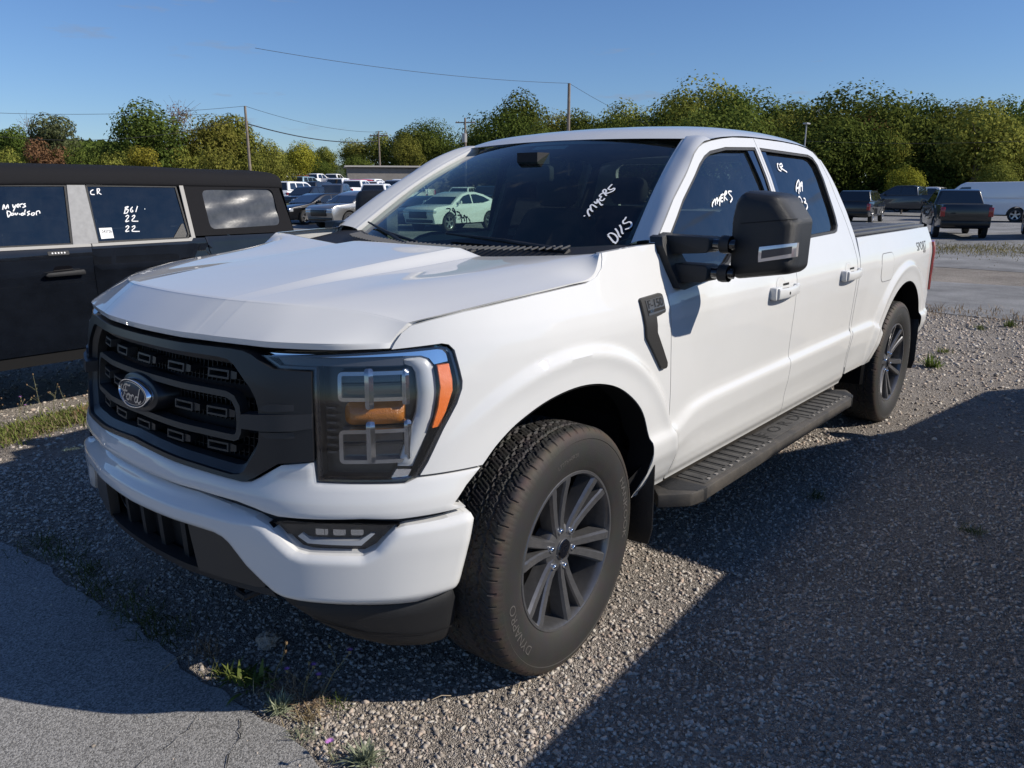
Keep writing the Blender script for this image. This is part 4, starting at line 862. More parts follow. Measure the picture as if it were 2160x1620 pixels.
# ---------------------------------------------------------------- running boards
STEP=mat('step_black',(.030,.029,.028),rough=.6,col2=(.075,.066,.056),vscale=11,bump=.2,bscale=500)
PAD=mat('step_pad',(.075,.072,.068),rough=.75,col2=(.035,.034,.033),vscale=17,bump=.2,bscale=300)
SLOT=mat('step_slot',(.008,.008,.008),rough=.7)
def running_board():
    P=[(-.640,.915),(-.565,.985),(-.665,1.075),(-.735,1.088),(-2.52,1.088),(-2.60,1.055),(-2.66,1.01),(-2.60,.915)]
    rb=MB().prism(P,lambda x,y:(x,y,.425),lambda x,y:(x,y,.370)).make('running_board',STEP,T,bev=.007,seg=2)
    for x,ln in ((-.70,.13),(-2.56,.11)): MB().prism([(x+ln/2-.02,.925),(x+ln/2,.99),(x,1.080),(x-ln/2,1.0925),(x-ln/2,.925)] if x>-1 else [(x+ln/2,.925),(x+ln/2,1.0925),(x-.0,1.078),(x-ln/2,1.02),(x-ln/2+.02,.925)],lambda a,b:(a,b,.427),lambda a,b:(a,b,.366)).make('end_cap',BLACKP,rb,bev=.006)
    for x0,x1 in ((-.80,-1.47),(-1.96,-2.50)):
        n=round((x0-x1)/.066); MB().prism(rrect(abs(x1-x0)+.03,.125,.01,3,(x0+x1)/2,1.005),lambda x,y:(x,y,.4285),lambda x,y:(x,y,.420)).make('step_pad',PAD,rb,bev=.0015)
        for k in range(n):
            x=x0-(k+.5)*(x0-x1)/n; MB().box((x,.995,.4295),(.040,.098,.006)).make('step_rib',PAD,rb,bev=.002)
            MB().box((x-.028,.998,.4287),(.012,.105,.0035)).make('step_slot',SLOT,rb)
            MB().box((x-.002,1.058,.4300),(.018,.010,.006)).make('step_stud',mat('stud_grey',(.2,.19,.18),rough=.6),rb)
    MB().prism(rrect(.44,.10,.006,2,-1.715,1.000),lambda x,y:(x,y,.4290),lambda x,y:(x,y,.420)).make('step_nameplate',PAD,rb,bev=.0015)
    v,f=textmesh('F O R D',.082); MB().add([(-1.715-a*1.55,1.0+(-b)*1.0,.4302) for a,b in v],f).make('step_lettering',SLOT,rb,sm=False,recalc=False)
    return rb
rb=running_board(); mirror(rb,T)
for x in (-.95,-1.75,-2.35):
    for sg in (1,-1): MB().tube([(x,sg*.50,.48),(x,sg*.90,.40),(x,sg*1.05,.378)],.025,8).make('step_bracket',DARK,T)
# ---------------------------------------------------------------- interior
MB().prism([(-.62,1.22),(-.72,1.262),(-.95,1.255),(-1.06,1.20),(-1.10,1.08),(-1.02,.90),(-.62,.90)],lambda x,z:(x,-.78,z),lambda x,z:(x,.78,z)).make('dashboard',INTER,T,bev=.03,ang=50)
MB().prism([(-1.02,1.262),(-1.05,1.285),(-1.075,1.25),(-1.06,1.215)],lambda x,z:(x,.19,z),lambda x,z:(x,.57,z)).make('instrument_hood',INTER,T,bev=.01)
MB().box((-1.085,.0,1.13),(.02,.30,.18)).make('center_screen',GLOSSB,T,bev=.01)
sw=MB(); pts=[]
for k in range(33):
    a=2*math.pi*k/32; pts.append(Vector((0,.19*math.cos(a),.19*math.sin(a))))
rot=Matrix.Rotation(R(-24),3,'Y'); C0=Vector((-1.24,.40,1.14))
sw.tube([C0+rot@p for p in pts],.016,8,cap=False); sw.tube([C0+rot@Vector((0,-.18,0)),C0+rot@Vector((.01,.0,-.01)),C0+rot@Vector((0,.18,0))],[.014,.05,.014],8); sw.tube([C0,C0+rot@Vector((.22,0,-.02))],.035,8)
sw.make('steering_wheel',INTER,T)
SEAT=mat('seat_cloth',(.022,.022,.024),rough=.9,bump=.3,bscale=250)
def seat(x,y,w_,par):
    s=MB().prism(roundpoly([(x+.30,.72),(x+.33,.88),(x+.05,.90),(x-.02,.86),(x-.02,.72)],.04,3),lambda a,b:(a,y-w_/2,b),lambda a,b:(a,y+w_/2,b)).make('seat',SEAT,T,bev=.03,seg=3,ang=60)
    MB().prism(roundpoly([(y-w_/2,.86),(y+w_/2,.86),(y+w_/2*.98,1.25),(y+w_/2*.72,1.44),(y-w_/2*.72,1.44),(y-w_/2*.98,1.25)],.06,4),lambda a,b:(x+.09-.20*(b-.86)/.58,a,b),lambda a,b:(x-.06-.20*(b-.86)/.58,a,b)).make('seat_back',SEAT,s,bev=.03,seg=3,ang=60)
    MB().prism(rrect(.25,.17,.06,4,y,1.535),lambda a,b:(x-.10,a,b),lambda a,b:(x-.20,a,b)).make('head_rest',SEAT,s,bev=.03,seg=3,ang=60)
    return s
for y in (.40,-.40): seat(-1.58,y,.54,T)
for y in (.45,-.45): seat(-2.42,y,.66,T)
MB().box((-1.35,0,.88),(.75,.26,.22)).make('center_console',INTER,T,bev=.02)
# headliner and inner pillar trim
hl_rows=[[(x,y*.93,z-.045) for x,y,z in r] for r in rows[1:-1]]
patch('headliner',hl_rows,mat('headliner_grey',(.10,.10,.10),rough=.95),T,nu=3,nv=3)
MB().prism(rrect(.27,.075,.02,3,-.01,1.615),lambda y,z:(-.99+.05*y,y,z),lambda y,z:(-1.025+.05*y,y,z)).make('rearview_mirror',INTER,T,bev=.008)
MB().tube([(-1.02,0,1.63),(-1.0,0,1.68)],.015,8).box((-1.02,0,1.685),(.09,.12,.05)).make('mirror_stalk',INTER,T)
for sg in (1,-1):
    MB().prism([(-2.65,1.30),(-2.50,1.30),(-2.50,1.68),(-2.55,1.72)],lambda x,z:(x,sg*.86-sg*.42*max(0,z-1.28),z),lambda x,z:(x,sg*.84-sg*.42*max(0,z-1.28),z)).make('inner_pillar_trim',INTER,T)
    MB().prism([(-1.72,1.26),(-1.83,1.26),(-1.83,1.76),(-1.70,1.76)],lambda x,z:(x,sg*.885-sg*.40*max(0,z-1.28),z),lambda x,z:(x,sg*.865-sg*.40*max(0,z-1.28),z)).make('inner_pillar_trim',INTER,T)
    MB().box((-1.6,sg*.90,1.0),(2.0,.04,.52)).make('door_card',INTER,T)
# ---------------------------------------------------------------- window markings
def ws_strokes(LS):
    mb=MB()
    for L in LS:
        P3=[Vector(WS(a,t,.0035)) for a,t in L]; P3=[Vector(p) for p in catm(P3,4)] if len(P3)>2 else P3; v=[]
        for i,p in enumerate(P3):
            t=(P3[min(i+1,len(P3)-1)]-P3[max(0,i-1)]).normalized(); n=t.cross(Vector((.55,.1,.83))).normalized()*.0034; v+=[p+n,p-n]
        mb.add(v,[(2*i,2*i+1,2*i+3,2*i+2) for i in range(len(P3)-1)])
    return mb.make('windshield_marking',MARKER,T,sm=False,recalc=False)
ws_strokes(WSS[:9]); ws_strokes(WSS[9:])
wl=[c for c in fdL.children if c.name.startswith('window_glass')][0]
strokes('window_marking',FWS,lambda a,b,d:B(a,b,-.0175+d),.0058,MARKER,fdL)
strokes('window_marking',RWS,lambda a,b,d:B(a,b,-.0175+d),.0065,MARKER,rdL)
# ================================================================ SETTING: ground, tarmac, gravel
def zg(x,y):
    return -.10*sst(1.6,4.4,-y)-.013*min(24,max(0,-x-6))+.035*min(55,max(0,-y-29))
def npmesh(name,V,Fq,m,parent=None,sm=False,attr=None):
    me=bpy.data.meshes.new(name); V=np.asarray(V,dtype=np.float32); Fq=np.asarray(Fq,dtype=np.int32); k=Fq.shape[1]
    me.vertices.add(len(V)); me.vertices.foreach_set('co',V.ravel()); me.loops.add(Fq.size); me.loops.foreach_set('vertex_index',Fq.ravel())
    me.polygons.add(len(Fq)); me.polygons.foreach_set('loop_start',np.arange(len(Fq),dtype=np.int32)*k)
    if attr is not None:
        a=me.attributes.new('tone','FLOAT','POINT'); a.data.foreach_set('value',np.asarray(attr,dtype=np.float32))
    me.update(calc_edges=True); me.validate()
    if sm: me.polygons.foreach_set('use_smooth',[True]*len(me.polygons))
    me.materials.append(m); o=bpy.data.objects.new(name,me); COL.objects.link(o)
    if parent: o.parent=parent
    return o
def stone_ground(name,c1,c2,c3,scale,bump,dist=.012,big=.35):
    m=bpy.data.materials.new(name); m.use_nodes=True; t=m.node_tree; b=t.nodes['Principled BSDF']; b.inputs['Roughness'].default_value=.95; b.inputs['Specular IOR Level'].default_value=.2
    tc=nd(t,'ShaderNodeTexCoord'); g=tc.outputs['Object']
    vo=nd(t,'ShaderNodeTexVoronoi',Scale=scale); t.links.new(g,vo.inputs['Vector']); v2=nd(t,'ShaderNodeTexVoronoi',Scale=scale*2.3); t.links.new(g,v2.inputs['Vector'])
    n=nd(t,'ShaderNodeTexNoise',Scale=.8,Detail=8.,Roughness=.65); t.links.new(g,n.inputs['Vector'])
    sep=nd(t,'ShaderNodeSeparateColor'); t.links.new(vo.outputs['Color'],sep.inputs[0])
    rp=nd(t,'ShaderNodeValToRGB'); e=rp.color_ramp.elements; e[0].color=(*c1,1); e[1].color=(*c3,1); k=e.new(.5); k.color=(*c2,1); t.links.new(sep.outputs[0],rp.inputs[0])
    r=nd(t,'ShaderNodeMapRange'); r.inputs['From Min'].default_value=.3; r.inputs['From Max'].default_value=.7; r.inputs['To Min'].default_value=1-big; r.inputs['To Max'].default_value=1+big*.5; t.links.new(n.outputs['Fac'],r.inputs['Value'])
    mx=nd(t,'ShaderNodeMix'); mx.data_type='RGBA'; mx.blend_type='MULTIPLY'; mx.inputs[0].default_value=1; t.links.new(rp.outputs[0],mx.inputs[6]); t.links.new(r.outputs[0],mx.inputs[7]); t.links.new(mx.outputs[2],b.inputs['Base Color'])
    ad=nd(t,'ShaderNodeMath',operation='ADD'); t.links.new(vo.outputs['Distance'],ad.inputs[0]); t.links.new(v2.outputs['Distance'],ad.inputs[1])
    bp=nd(t,'ShaderNodeBump',Strength=bump,Distance=dist,invert=True); t.links.new(ad.outputs[0],bp.inputs['Height']); t.links.new(bp.outputs[0],b.inputs['Normal'])
    return m
GRAVEL=stone_ground('gravel',(.27,.235,.20),(.44,.39,.34),(.62,.56,.49),105.,1.,.02)
ASPH=stone_ground('old_asphalt',(.13,.127,.122),(.29,.282,.27),(.46,.45,.43),250.,.5,.006,.16)
ASPH2=stone_ground('lane_asphalt',(.19,.19,.19),(.24,.24,.238),(.29,.287,.28),120.,.5,.006,.45)
# the sheet of gravel ground out to the horizon
gx=sorted(set(list(np.arange(-60,6,1.0))+[-1500,-700,-400,-200,-120,-90,6,9,20,60,300,1500])); gy=sorted(set(list(np.arange(-90,12,1.0))+[-1500,-700,-400,-200,-120,-90,12,20,40,100,400,1500]))
V=[(x,y,zg(x,y)) for x in gx for y in gy]; ny=len(gy)
tag(npmesh('ground',V,[(i*ny+j,(i+1)*ny+j,(i+1)*ny+j+1,i*ny+j+1) for i in range(len(gx)-1) for j in range(ny-1)],GRAVEL,sm=True),kind='structure')
def edge_x(y):   # ragged edge of the tarmac aisle in front of the parked row
    return .835-.055*(y-.3)+(.018*math.sin(y*2.1)+.012*math.sin(y*7.3+1)+.008*math.sin(y*19))+(.006*math.sin(y*43))
def sheet(name,xs0,xs1,y0,y1,n,m,dz,k=3):
    V=[];F_=[]
    for i in range(n+1):
        y=y0+(y1-y0)*i/n; a,b=xs0(y),xs1(y)
        for j in range(k+1):
            x=a+(b-a)*j/k; V.append((x,y,zg(x,y)+dz))
    for i in range(n):
        for j in range(k): F_.append((i*(k+1)+j,i*(k+1)+j+1,(i+1)*(k+1)+j+1,(i+1)*(k+1)+j))
    return tag(npmesh(name,V,F_,m),kind='structure')
sheet('asphalt_aisle',edge_x,lambda y:9.0,-30,14,1100,ASPH,.006)
sheet('asphalt_lane',lambda y:-14.0-.2*math.sin(y*.7),lambda y:-9.5+.15*math.sin(y*1.3)+.05*math.sin(y*6),-60,30,400,ASPH2,.006,6)
sheet('asphalt_lot',lambda y:-75.,lambda y:-17.2+.25*math.sin(y*.6),-90,40,200,ASPH2,.006,14)
# crack in the tarmac
CR=[]; random.seed(3); p=Vector((.88,.42))
for k in range(60): CR.append(tuple(p)); p=p+Vector((.012+random.uniform(-.010,.012),.0155+random.uniform(-.008,.008)))
CRK=mat('crack_dark',(.02,.02,.02),rough=1)
def crack(P,w0):
    V=[];F_=[]
    for i,(x,y) in enumerate(P):
        d=Vector(P[min(i+1,len(P)-1)])-Vector(P[max(i-1,0)]); d.normalize(); w_=w0*random.uniform(.3,1.2); n=(-d.y*w_,d.x*w_); V+=[(x+n[0],y+n[1],.0105),(x-n[0],y-n[1],.0105)]
    F_=[(2*i,2*i+1,2*i+3,2*i+2) for i in range(len(P)-1)]
    return tag(npmesh('asphalt_crack',V,F_,CRK),kind='structure')
crack(CR,.0018)
p=Vector((.92,.30)); C2=[]
for k in range(70): C2.append(tuple(p)); p=p+Vector((.016+random.uniform(-.012,.012),.006+random.uniform(-.010,.010)))
crack(C2,.0012)
# loose stones: real geometry close by, thinning out with distance
def stone_mat():
    m=bpy.data.materials.new('loose_stone'); m.use_nodes=True; t=m.node_tree; b=t.nodes['Principled BSDF']; b.inputs['Roughness'].default_value=.92; b.inputs['Specular IOR Level'].default_value=.25
    a=nd(t,'ShaderNodeAttribute',attribute_name='tone'); rp=nd(t,'ShaderNodeValToRGB'); e=rp.color_ramp.elements
    e[0].color=(.26,.22,.18,1); e[1].color=(.62,.57,.49,1)
    for p_,c_ in ((.35,(.46,.40,.34,1)),(.6,(.58,.51,.435,1)),(.72,(.50,.38,.295,1)),(.85,(.62,.57,.50,1))): k=e.new(p_); k.color=c_
    t.links.new(a.outputs['Fac'],rp.inputs[0]); tc=nd(t,'ShaderNodeTexCoord'); n=nd(t,'ShaderNodeTexNoise',Scale=160.,Detail=3.); t.links.new(tc.outputs['Object'],n.inputs['Vector'])
    mx=nd(t,'ShaderNodeMix'); mx.data_type='RGBA'; mx.blend_type='MULTIPLY'; mx.inputs[0].default_value=.45; t.links.new(rp.outputs[0],mx.inputs[6]); t.links.new(n.outputs['Fac'],mx.inputs[7]); 
    g=nd(t,'ShaderNodeBrightContrast',Bright=.02); t.links.new(mx.outputs[2],g.inputs[0]); t.links.new(g.outputs[0],b.inputs['Base Color']); return m
STONE=stone_mat()
def stones(name,N,cond,rmin,rmax,smin,smax,pw=1.0,lift=.0):
    rng=np.random.default_rng(11+N); cx,cy=CAMP[0],CAMP[1]; pos=[]
    M=N*3; r=rmin+(rmax-rmin)*rng.random(M)**pw; a=math.radians(165)+rng.random(M)*math.radians(110); x=cx+r*np.cos(a); y=cy+r*np.sin(a)
    ok=np.array([cond(x[i],y[i]) for i in range(M)]); x=x[ok][:N]; y=y[ok][:N]; r=r[ok][:N]; n=len(x)
    s=(smin+(smax-smin)*rng.random(n)**3.4)*(1+.10*np.maximum(0,r-3))
    B0=np.array([(-1,-1,-1),(1,-1,-1),(1,1,-1),(-1,1,-1),(-.7,-.75,.6),(.75,-.6,.55),(.6,.7,.7),(-.65,.6,.5)],float)
    J=B0[None]*(1+.95*(rng.random((n,8,3))-.55))*np.array([1,.72,.60])[None]*(1+.8*(rng.random((n,1,3))-.5))
    th=rng.random(n)*6.283; ti=(rng.random(n)-.5)*1.2; c,s_=np.cos(th)[:,None],np.sin(th)[:,None]; ct,st=np.cos(ti)[:,None],np.sin(ti)[:,None]
    X_=J[:,:,0]*ct-J[:,:,2]*st; Z_=J[:,:,0]*st+J[:,:,2]*ct; Y_=J[:,:,1]; XX=X_*c-Y_*s_; YY=X_*s_+Y_*c
    zz=np.array([zg(a_,b_) for a_,b_ in zip(x,y)])
    V=np.stack([XX*s[:,None]/2+x[:,None],YY*s[:,None]/2+y[:,None],Z_*s[:,None]/2+(zz+lift+s*.14)[:,None]],2).reshape(-1,3)
    Fb=np.array([(0,3,2,1),(4,5,6,7),(0,1,5,4),(1,2,6,5),(2,3,7,6),(3,0,4,7)]); Fq=(Fb[None]+8*np.arange(n)[:,None,None]).reshape(-1,4)
    return tag(npmesh(name,V,Fq,STONE,attr=np.repeat(rng.random(n),8)),kind='stuff')
onG=lambda x,y:x<edge_x(y)+.01-random.random()**3*.12 and not(-1.6<x<-.1 and False)
o=stones('loose_gravel',120000,lambda x,y:x<edge_x(y)-.02,1.0,5.2,.0035,.020,.80); o['label']='loose grey-brown crushed stone lying around and under the white pickup'; o['category']='gravel'
o=stones('loose_gravel',52000,lambda x,y:x<edge_x(y)-.02 and x>-9.4,5.0,12.,.007,.026,.75); o['label']='coarse gravel of the parking row further back'; o['category']='gravel'
o=stones('loose_gravel',1500,lambda x,y:x>edge_x(y)-.05 and x<edge_x(y)+.45*random.random()**2.5,.8,5.0,.004,.016,.9,.006); o['label']='scattered small stones on the edge of the tarmac'; o['category']='gravel'
# ================================================================ VEHICLES AROUND THE PICKUP
def at_px(u,D):
    """ground point in the direction of picture column u at depth D metres from the viewpoint"""
    k=(u-1080)/FPX; x=CAMP[0]+D*(math.cos(YAW)*1.033+math.sin(YAW)*k); y=CAMP[1]+D*(math.sin(YAW)*1.033-math.cos(YAW)*k); return x,y,zg(x,y)
CARTIRE=mat('car_tyre',(.022,.022,.022),rough=.8); CARRIM=mat('car_rim',(.42,.42,.43),rough=.3,metal=.9); DGLASS=mat('dark_car_glass',(.012,.015,.018),rough=.04,coat=1,spec=.8)
_wm={}
def car_wheel(parent,x,y,r,side,rimm=None,steer=0):
    key=round(r,3)
    if key not in _wm:
        a=MB().lathe([(r*.66,.10),(r*.80,.115),(r*.94,.108),(r,.085),(r,-.085),(r*.94,-.108),(r*.66,-.10)],28).make('wheel',CARTIRE,None); ma=a.data; bpy.data.objects.remove(a)
        m=MB(); m.lathe([(r*.68,.100),(r*.66,.108),(r*.62,.098),(r*.58,.05)],28)
        for k in range(5):
            an=2*math.pi*k/5+.3; ca,sa=math.cos(an),math.sin(an)
            v=[(q*ca-t*sa,yy,q*sa+t*ca) for q,wd,yy in ((r*.10,r*.11,.085),(r*.36,r*.09,.09),(r*.64,r*.12,.098)) for t in (-wd,wd)]+[(q*ca-t*sa,.05,q*sa+t*ca) for q,wd in ((r*.10,r*.11),(r*.36,r*.09),(r*.64,r*.12)) for t in (-wd,wd)]
            m.add(v,[(0,1,3,2),(2,3,5,4),(0,2,8,6),(2,4,10,8),(1,7,9,3),(3,9,11,5)])
        m.lathe([(.0,.092),(r*.14,.090),(r*.16,.07)],14); b=m.make('rim',CARRIM,None); mb_=b.data; bpy.data.objects.remove(b)
        c=MB().lathe([(.0,.045),(r*.66,.045)],20).make('rim_back',DARK,None); mc=c.data; bpy.data.objects.remove(c); _wm[key]=(ma,mb_,mc)
    o=bpy.data.objects.new('wheel',_wm[key][0]); COL.objects.link(o); o.parent=parent; o.location=(x,y,r); o.rotation_euler=(0,0,0 if side>0 else math.pi)
    for nm,me in (('rim',_wm[key][1]),('rim_back',_wm[key][2])):
        q=bpy.data.objects.new(nm,me); COL.objects.link(q); q.parent=o
    return o
def arcz(xc,r,zc_,zb,n=10):
    """wheel opening as outline points, front to back"""
    a0=math.asin(max(-1,min(1,(zb-zc_)/r))); return [(xc+r*math.cos(a0+(math.pi-2*a0)*k/n),zc_+r*math.sin(a0+(math.pi-2*a0)*k/n)) for k in range(n+1)]
KIND={
 'pickup':dict(L=5.85,w=.98,r=.40,ax=(1.98,-1.72),zb=.46,top=[(2.86,.62),(2.93,.82),(2.90,1.08),(2.76,1.19),(1.42,1.30),(-1.05,1.30),(-1.07,1.33),(-2.90,1.34),(-2.93,1.10),(-2.92,.62)],cab=[(1.46,1.29),(.62,1.84),(.40,1.91),(-.60,1.92),(-.86,1.86),(-1.02,1.29)],k=.34,zk=1.29,
   win=[[(1.06,1.33),(.58,1.74),(.40,1.80),(.10,1.81),(.10,1.33)],[(.02,1.33),(.02,1.81),(-.56,1.80),(-.70,1.74),(-.84,1.36)]],bed=(-1.12,-2.82)),
 'suv':dict(L=5.1,w=.98,r=.39,ax=(1.55,-1.52),zb=.40,top=[(2.44,.58),(2.52,.78),(2.48,1.02),(2.30,1.14),(1.15,1.24),(-2.42,1.24),(-2.50,1.0),(-2.48,.58)],cab=[(1.25,1.23),(.40,1.76),(.15,1.82),(-1.85,1.84),(-2.12,1.80),(-2.40,1.23)],k=.30,zk=1.23,
   win=[[(.86,1.27),(.36,1.66),(.16,1.71),(-.22,1.72),(-.22,1.27)],[(-.30,1.27),(-.30,1.72),(-1.18,1.73),(-1.22,1.27)],[(-1.32,1.27),(-1.32,1.73),(-1.95,1.72),(-2.12,1.32)]]),
 'coupe':dict(L=4.9,w=.98,r=.39,ax=(1.46,-1.45),zb=.34,top=[(2.36,.52),(2.46,.74),(2.40,.96),(2.20,1.05),(1.15,1.16),(-1.6,1.20),(-2.25,1.16),(-2.42,.98),(-2.40,.55)],cab=[(1.22,1.15),(.60,1.50),(.30,1.62),(-.15,1.70),(-.65,1.70),(-1.20,1.60),(-1.85,1.38),(-2.30,1.15)],k=.36,zk=1.15,
   win=[[(.86,1.18),(.52,1.40),(.28,1.52),(-.10,1.59),(-.20,1.59),(-.20,1.19)],[(-.28,1.19),(-.28,1.59),(-.65,1.59),(-1.15,1.49),(-1.60,1.31),(-1.05,1.21)]]),
 'sedan':dict(L=4.8,w=.92,r=.34,ax=(1.42,-1.42),zb=.28,top=[(2.30,.42),(2.38,.62),(2.28,.78),(1.0,.98),(-1.75,1.02),(-2.32,.98),(-2.40,.76),(-2.36,.42)],cab=[(1.10,.97),(.35,1.34),(.05,1.42),(-.75,1.43),(-1.10,1.37),(-1.85,1.01)],k=.40,zk=.97,
   win=[[(.72,1.0),(.28,1.25),(.05,1.33),(-.22,1.34),(-.22,1.01)],[(-.30,1.01),(-.30,1.34),(-.75,1.34),(-1.05,1.27),(-1.35,1.05)]]),
 'van':dict(L=5.9,w=1.0,r=.38,ax=(2.0,-1.55),zb=.38,top=[(2.86,.55),(2.95,.80),(2.86,1.02),(2.62,1.16),(2.05,1.26),(-2.90,1.26),(-2.94,.55)],cab=[(2.10,1.25),(1.30,1.98),(1.05,2.10),(-2.72,2.14),(-2.86,2.05),(-2.90,1.25)],k=.10,zk=1.25,
   win=[[(1.72,1.34),(1.22,1.84),(.75,1.86),(.75,1.34)]]),
}
_cm={}
def car(name,label,kind,paint,loc,head,scale=1,group=None,cat=None,parts=True,white_cap=None,glassm=None):
    K=KIND[kind]; t=empty(name,loc,R(head),scale); tag(t,label,cat or {'pickup':'pickup truck','suv':'suv','coupe':'suv','sedan':'car','van':'van'}[kind],group)
    gm=glassm or DGLASS; w_=K['w']; zb=K['zb']; r=K['r']; xf,xr=K['ax']; zk=K['zk']; k=K['k']; wc=w_-.05
    def inst(key,build,m,nm,par):
        if (kind,key) not in _cm:
            a=build(); _cm[(kind,key)]=a.data; bpy.data.objects.remove(a)
        o=bpy.data.objects.new(nm,_cm[(kind,key)]); COL.objects.link(o); o.parent=par
        if o.data.materials: o.material_slots[0].link='OBJECT'; o.material_slots[0].material=m
        return o
    TP=K['top']; P=[(TP[0][0]-.03,zb)]+TP+[(TP[-1][0]+.05,zb)]+arcz(xr,r*1.17,r,zb)[::-1]+arcz(xf,r*1.17,r,zb)[::-1]
    def yw(x,z): 
        e=max(0,abs(x)-(abs(P[4][0])-.55))/.6; return w_-.10*min(1,e)**2-.05*max(0,(.75-z))-.03*max(0,z-1.0)*3
    body=inst('body',lambda:MB().prism(P,lambda x,z:(x,-yw(x,z),z),lambda x,z:(x,yw(x,z),z)).make('body',paint,None,bev=.035,seg=2,ang=40),paint,'body',t)
    cp=K['cab']; yc=lambda z:wc-k*(z-zk)
    cab=inst('cab',lambda:MB().prism(cp,lambda x,z:(x,-yc(z),z),lambda x,z:(x,yc(z),z)).make('cab',paint,None,bev=.05,seg=3,ang=50),paint,'cabin',t)
    for i,W in enumerate(K['win']):
        for sg in (1,-1):
            inst(('win',i,sg),lambda:MB().prism(roundpoly(W,.04,2),lambda x,z:(x,sg*(yc(z)+.006),z),lambda x,z:(x,sg*(yc(z)-.02),z)).make('window',gm,None),gm,'window',cab)
    # screen at the front and at the back
    def screen(a,b,off,ins=.10):
        (x0,z0),(x1,z1)=a,b; n=Vector((z1-z0,0,-(x1-x0))).normalized()*off*(1 if (x1<x0)==(off>0) or True else 1)
        v=[]
        for tt in (.06,.5,.94):
            x=x0+(x1-x0)*tt; z=z0+(z1-z0)*tt; y=yc(z)-ins
            for e in (-1,-.5,0,.5,1): v.append((x+n.x+(.03*(1-e*e))*(1 if off>0 else -1)*0,e*y,z+n.z))
        return MB().add(v,[(r_*5+j,r_*5+j+1,(r_+1)*5+j+1,(r_+1)*5+j) for r_ in range(2) for j in range(4)])
    inst('ws',lambda:screen(cp[0],cp[1],.008).make('windshield',gm,None),gm,'windshield',cab)
    if kind!='van': inst('bw',lambda:screen(cp[-2] if kind!='coupe' else cp[-3],cp[-1] if kind!='coupe' else cp[-2],.008).make('rear_window',gm,None),gm,'rear_window',cab)
    for x in (xf,xr):
        for sg in (1,-1): car_wheel(t,x,sg*(w_-.125),r,sg)
    if parts:
        fx=TP[0][0]; hz=TP[2][1]; rx=TP[-1][0]; tz=TP[-3][1] if kind not in ('van',) else 1.15
        RED=mat('car_tail_red',(.32,.008,.01),rough=.12,coat=1); HL=mat('car_headlight',(.55,.57,.6),rough=.08,metal=.4,coat=1)
        for sg in (1,-1):
            inst(('hl',sg),lambda:MB().box((TP[2][0]-.07,sg*(w_-.27),hz-.10),(.22,.36,.14)).make('headlight',HL,None,bev=.03),HL,'headlight',body)
            tlz=(1.12 if kind=='pickup' else hz-.03); inst(('tl',sg),lambda:MB().box((rx+.05,sg*(w_-.145),tlz-.06 if kind!='sedan' else .80),(.16,.17,.36 if kind in('pickup','suv','van') else .14)).make('tail_lamp',RED,None,bev=.02),RED,'tail_lamp',body)
            inst(('mir',sg),lambda:MB().box((cp[0][0]-.42,sg*(w_+.06),zk+.10),(.10,.17,.13)).box((cp[0][0]-.40,sg*(w_-.03),zk+.05),(.06,.12,.05)).make('side_mirror',paint,None,bev=.03),paint if kind!='van' else BLACKP,'side_mirror',cab)
        gb=mat('car_grille_black',(.012,.012,.012),rough=.3)
        inst('gr',lambda:MB().box((TP[1][0]-.01,0,(hz+TP[0][1])/2-.01),(.09,1.0,.28)).make('grille',gb,None,bev=.03),gb,'grille',body)
        inst('lb',lambda:MB().box((TP[0][0]-.02,0,TP[0][1]-.06),(.10,1.55,.14)).make('front_bumper',gb,None,bev=.03),gb,'front_bumper',body)
        inst('rbm',lambda:MB().box((rx-.02,0,TP[-1][1]-.0),(.16,1.7,.18)).make('rear_bumper',gb,None,bev=.03),gb,'rear_bumper',body)
        inst('ub',lambda:MB().box((0,0,zb+.02),(K['L']-.8,1.45,.16)).make('underbody',DARK,None),DARK,'underbody',t)
        if kind=='pickup':
            inst('bed',lambda:MB().box((sum(K['bed'])/2,0,1.345),(K['bed'][0]-K['bed'][1],1.5,.02)).make('bed_well',DARK,None),DARK,'bed_well',body)
    return t
def paint(name,c,rough=.3,metal=0): return mat('paint_'+name,c,rough=rough,metal=metal,coat=1)
PW=paint('white_cars',(.78,.79,.80)); PK=paint('black',(.006,.0065,.008)); PG=paint('grey',(.12,.125,.135),metal=.6); PS=paint('silver',(.30,.30,.295),metal=.7); PR=paint('red',(.42,.012,.015)); PB=paint('blue',(.03,.07,.16),metal=.4); PGD=paint('charcoal',(.035,.038,.045),metal=.5); PLB=paint('pale_blue',(.30,.42,.48),metal=.4)
# neighbour whose shadow falls beside the pickup (stands to the right of the view)
car('parked_pickup','dark pickup parked right of the white one, throwing its shadow on the gravel','pickup',PK,(-3.15,3.84,0),180,1.0)
# front row across the aisle: noses this way
G1='cars in the first row behind the black soft-top'
def rowcar(nm,lab,kind,p,u,v,D,head,sc_=1,grp=None):
    x,y,z=at_px(u,D); return car(nm,lab,kind,p,(x,y,zg(x,y)),head,sc_,grp)
for nm,lab,kind,p,x,y,h,s_ in (('parked_suv','white coupe-roofed suv seen through the pickup\'s windshield','coupe',PW,-24.5,-23.75,5,1.02),('parked_car','black sedan half hidden behind the pickup\'s far mirror','sedan',PK,-25.2,-26.4,5,1.08),('parked_suv','silver-grey suv with black front grille in the first row behind','coupe',PS,-22.6,-28.4,5,1.03),('parked_car','black sedan just past the soft-top\'s spare wheel','sedan',PK,-22.8,-32.0,4,1.06)):
    car(nm,lab,kind,p,(x,y,zg(x,y)),h,s_)
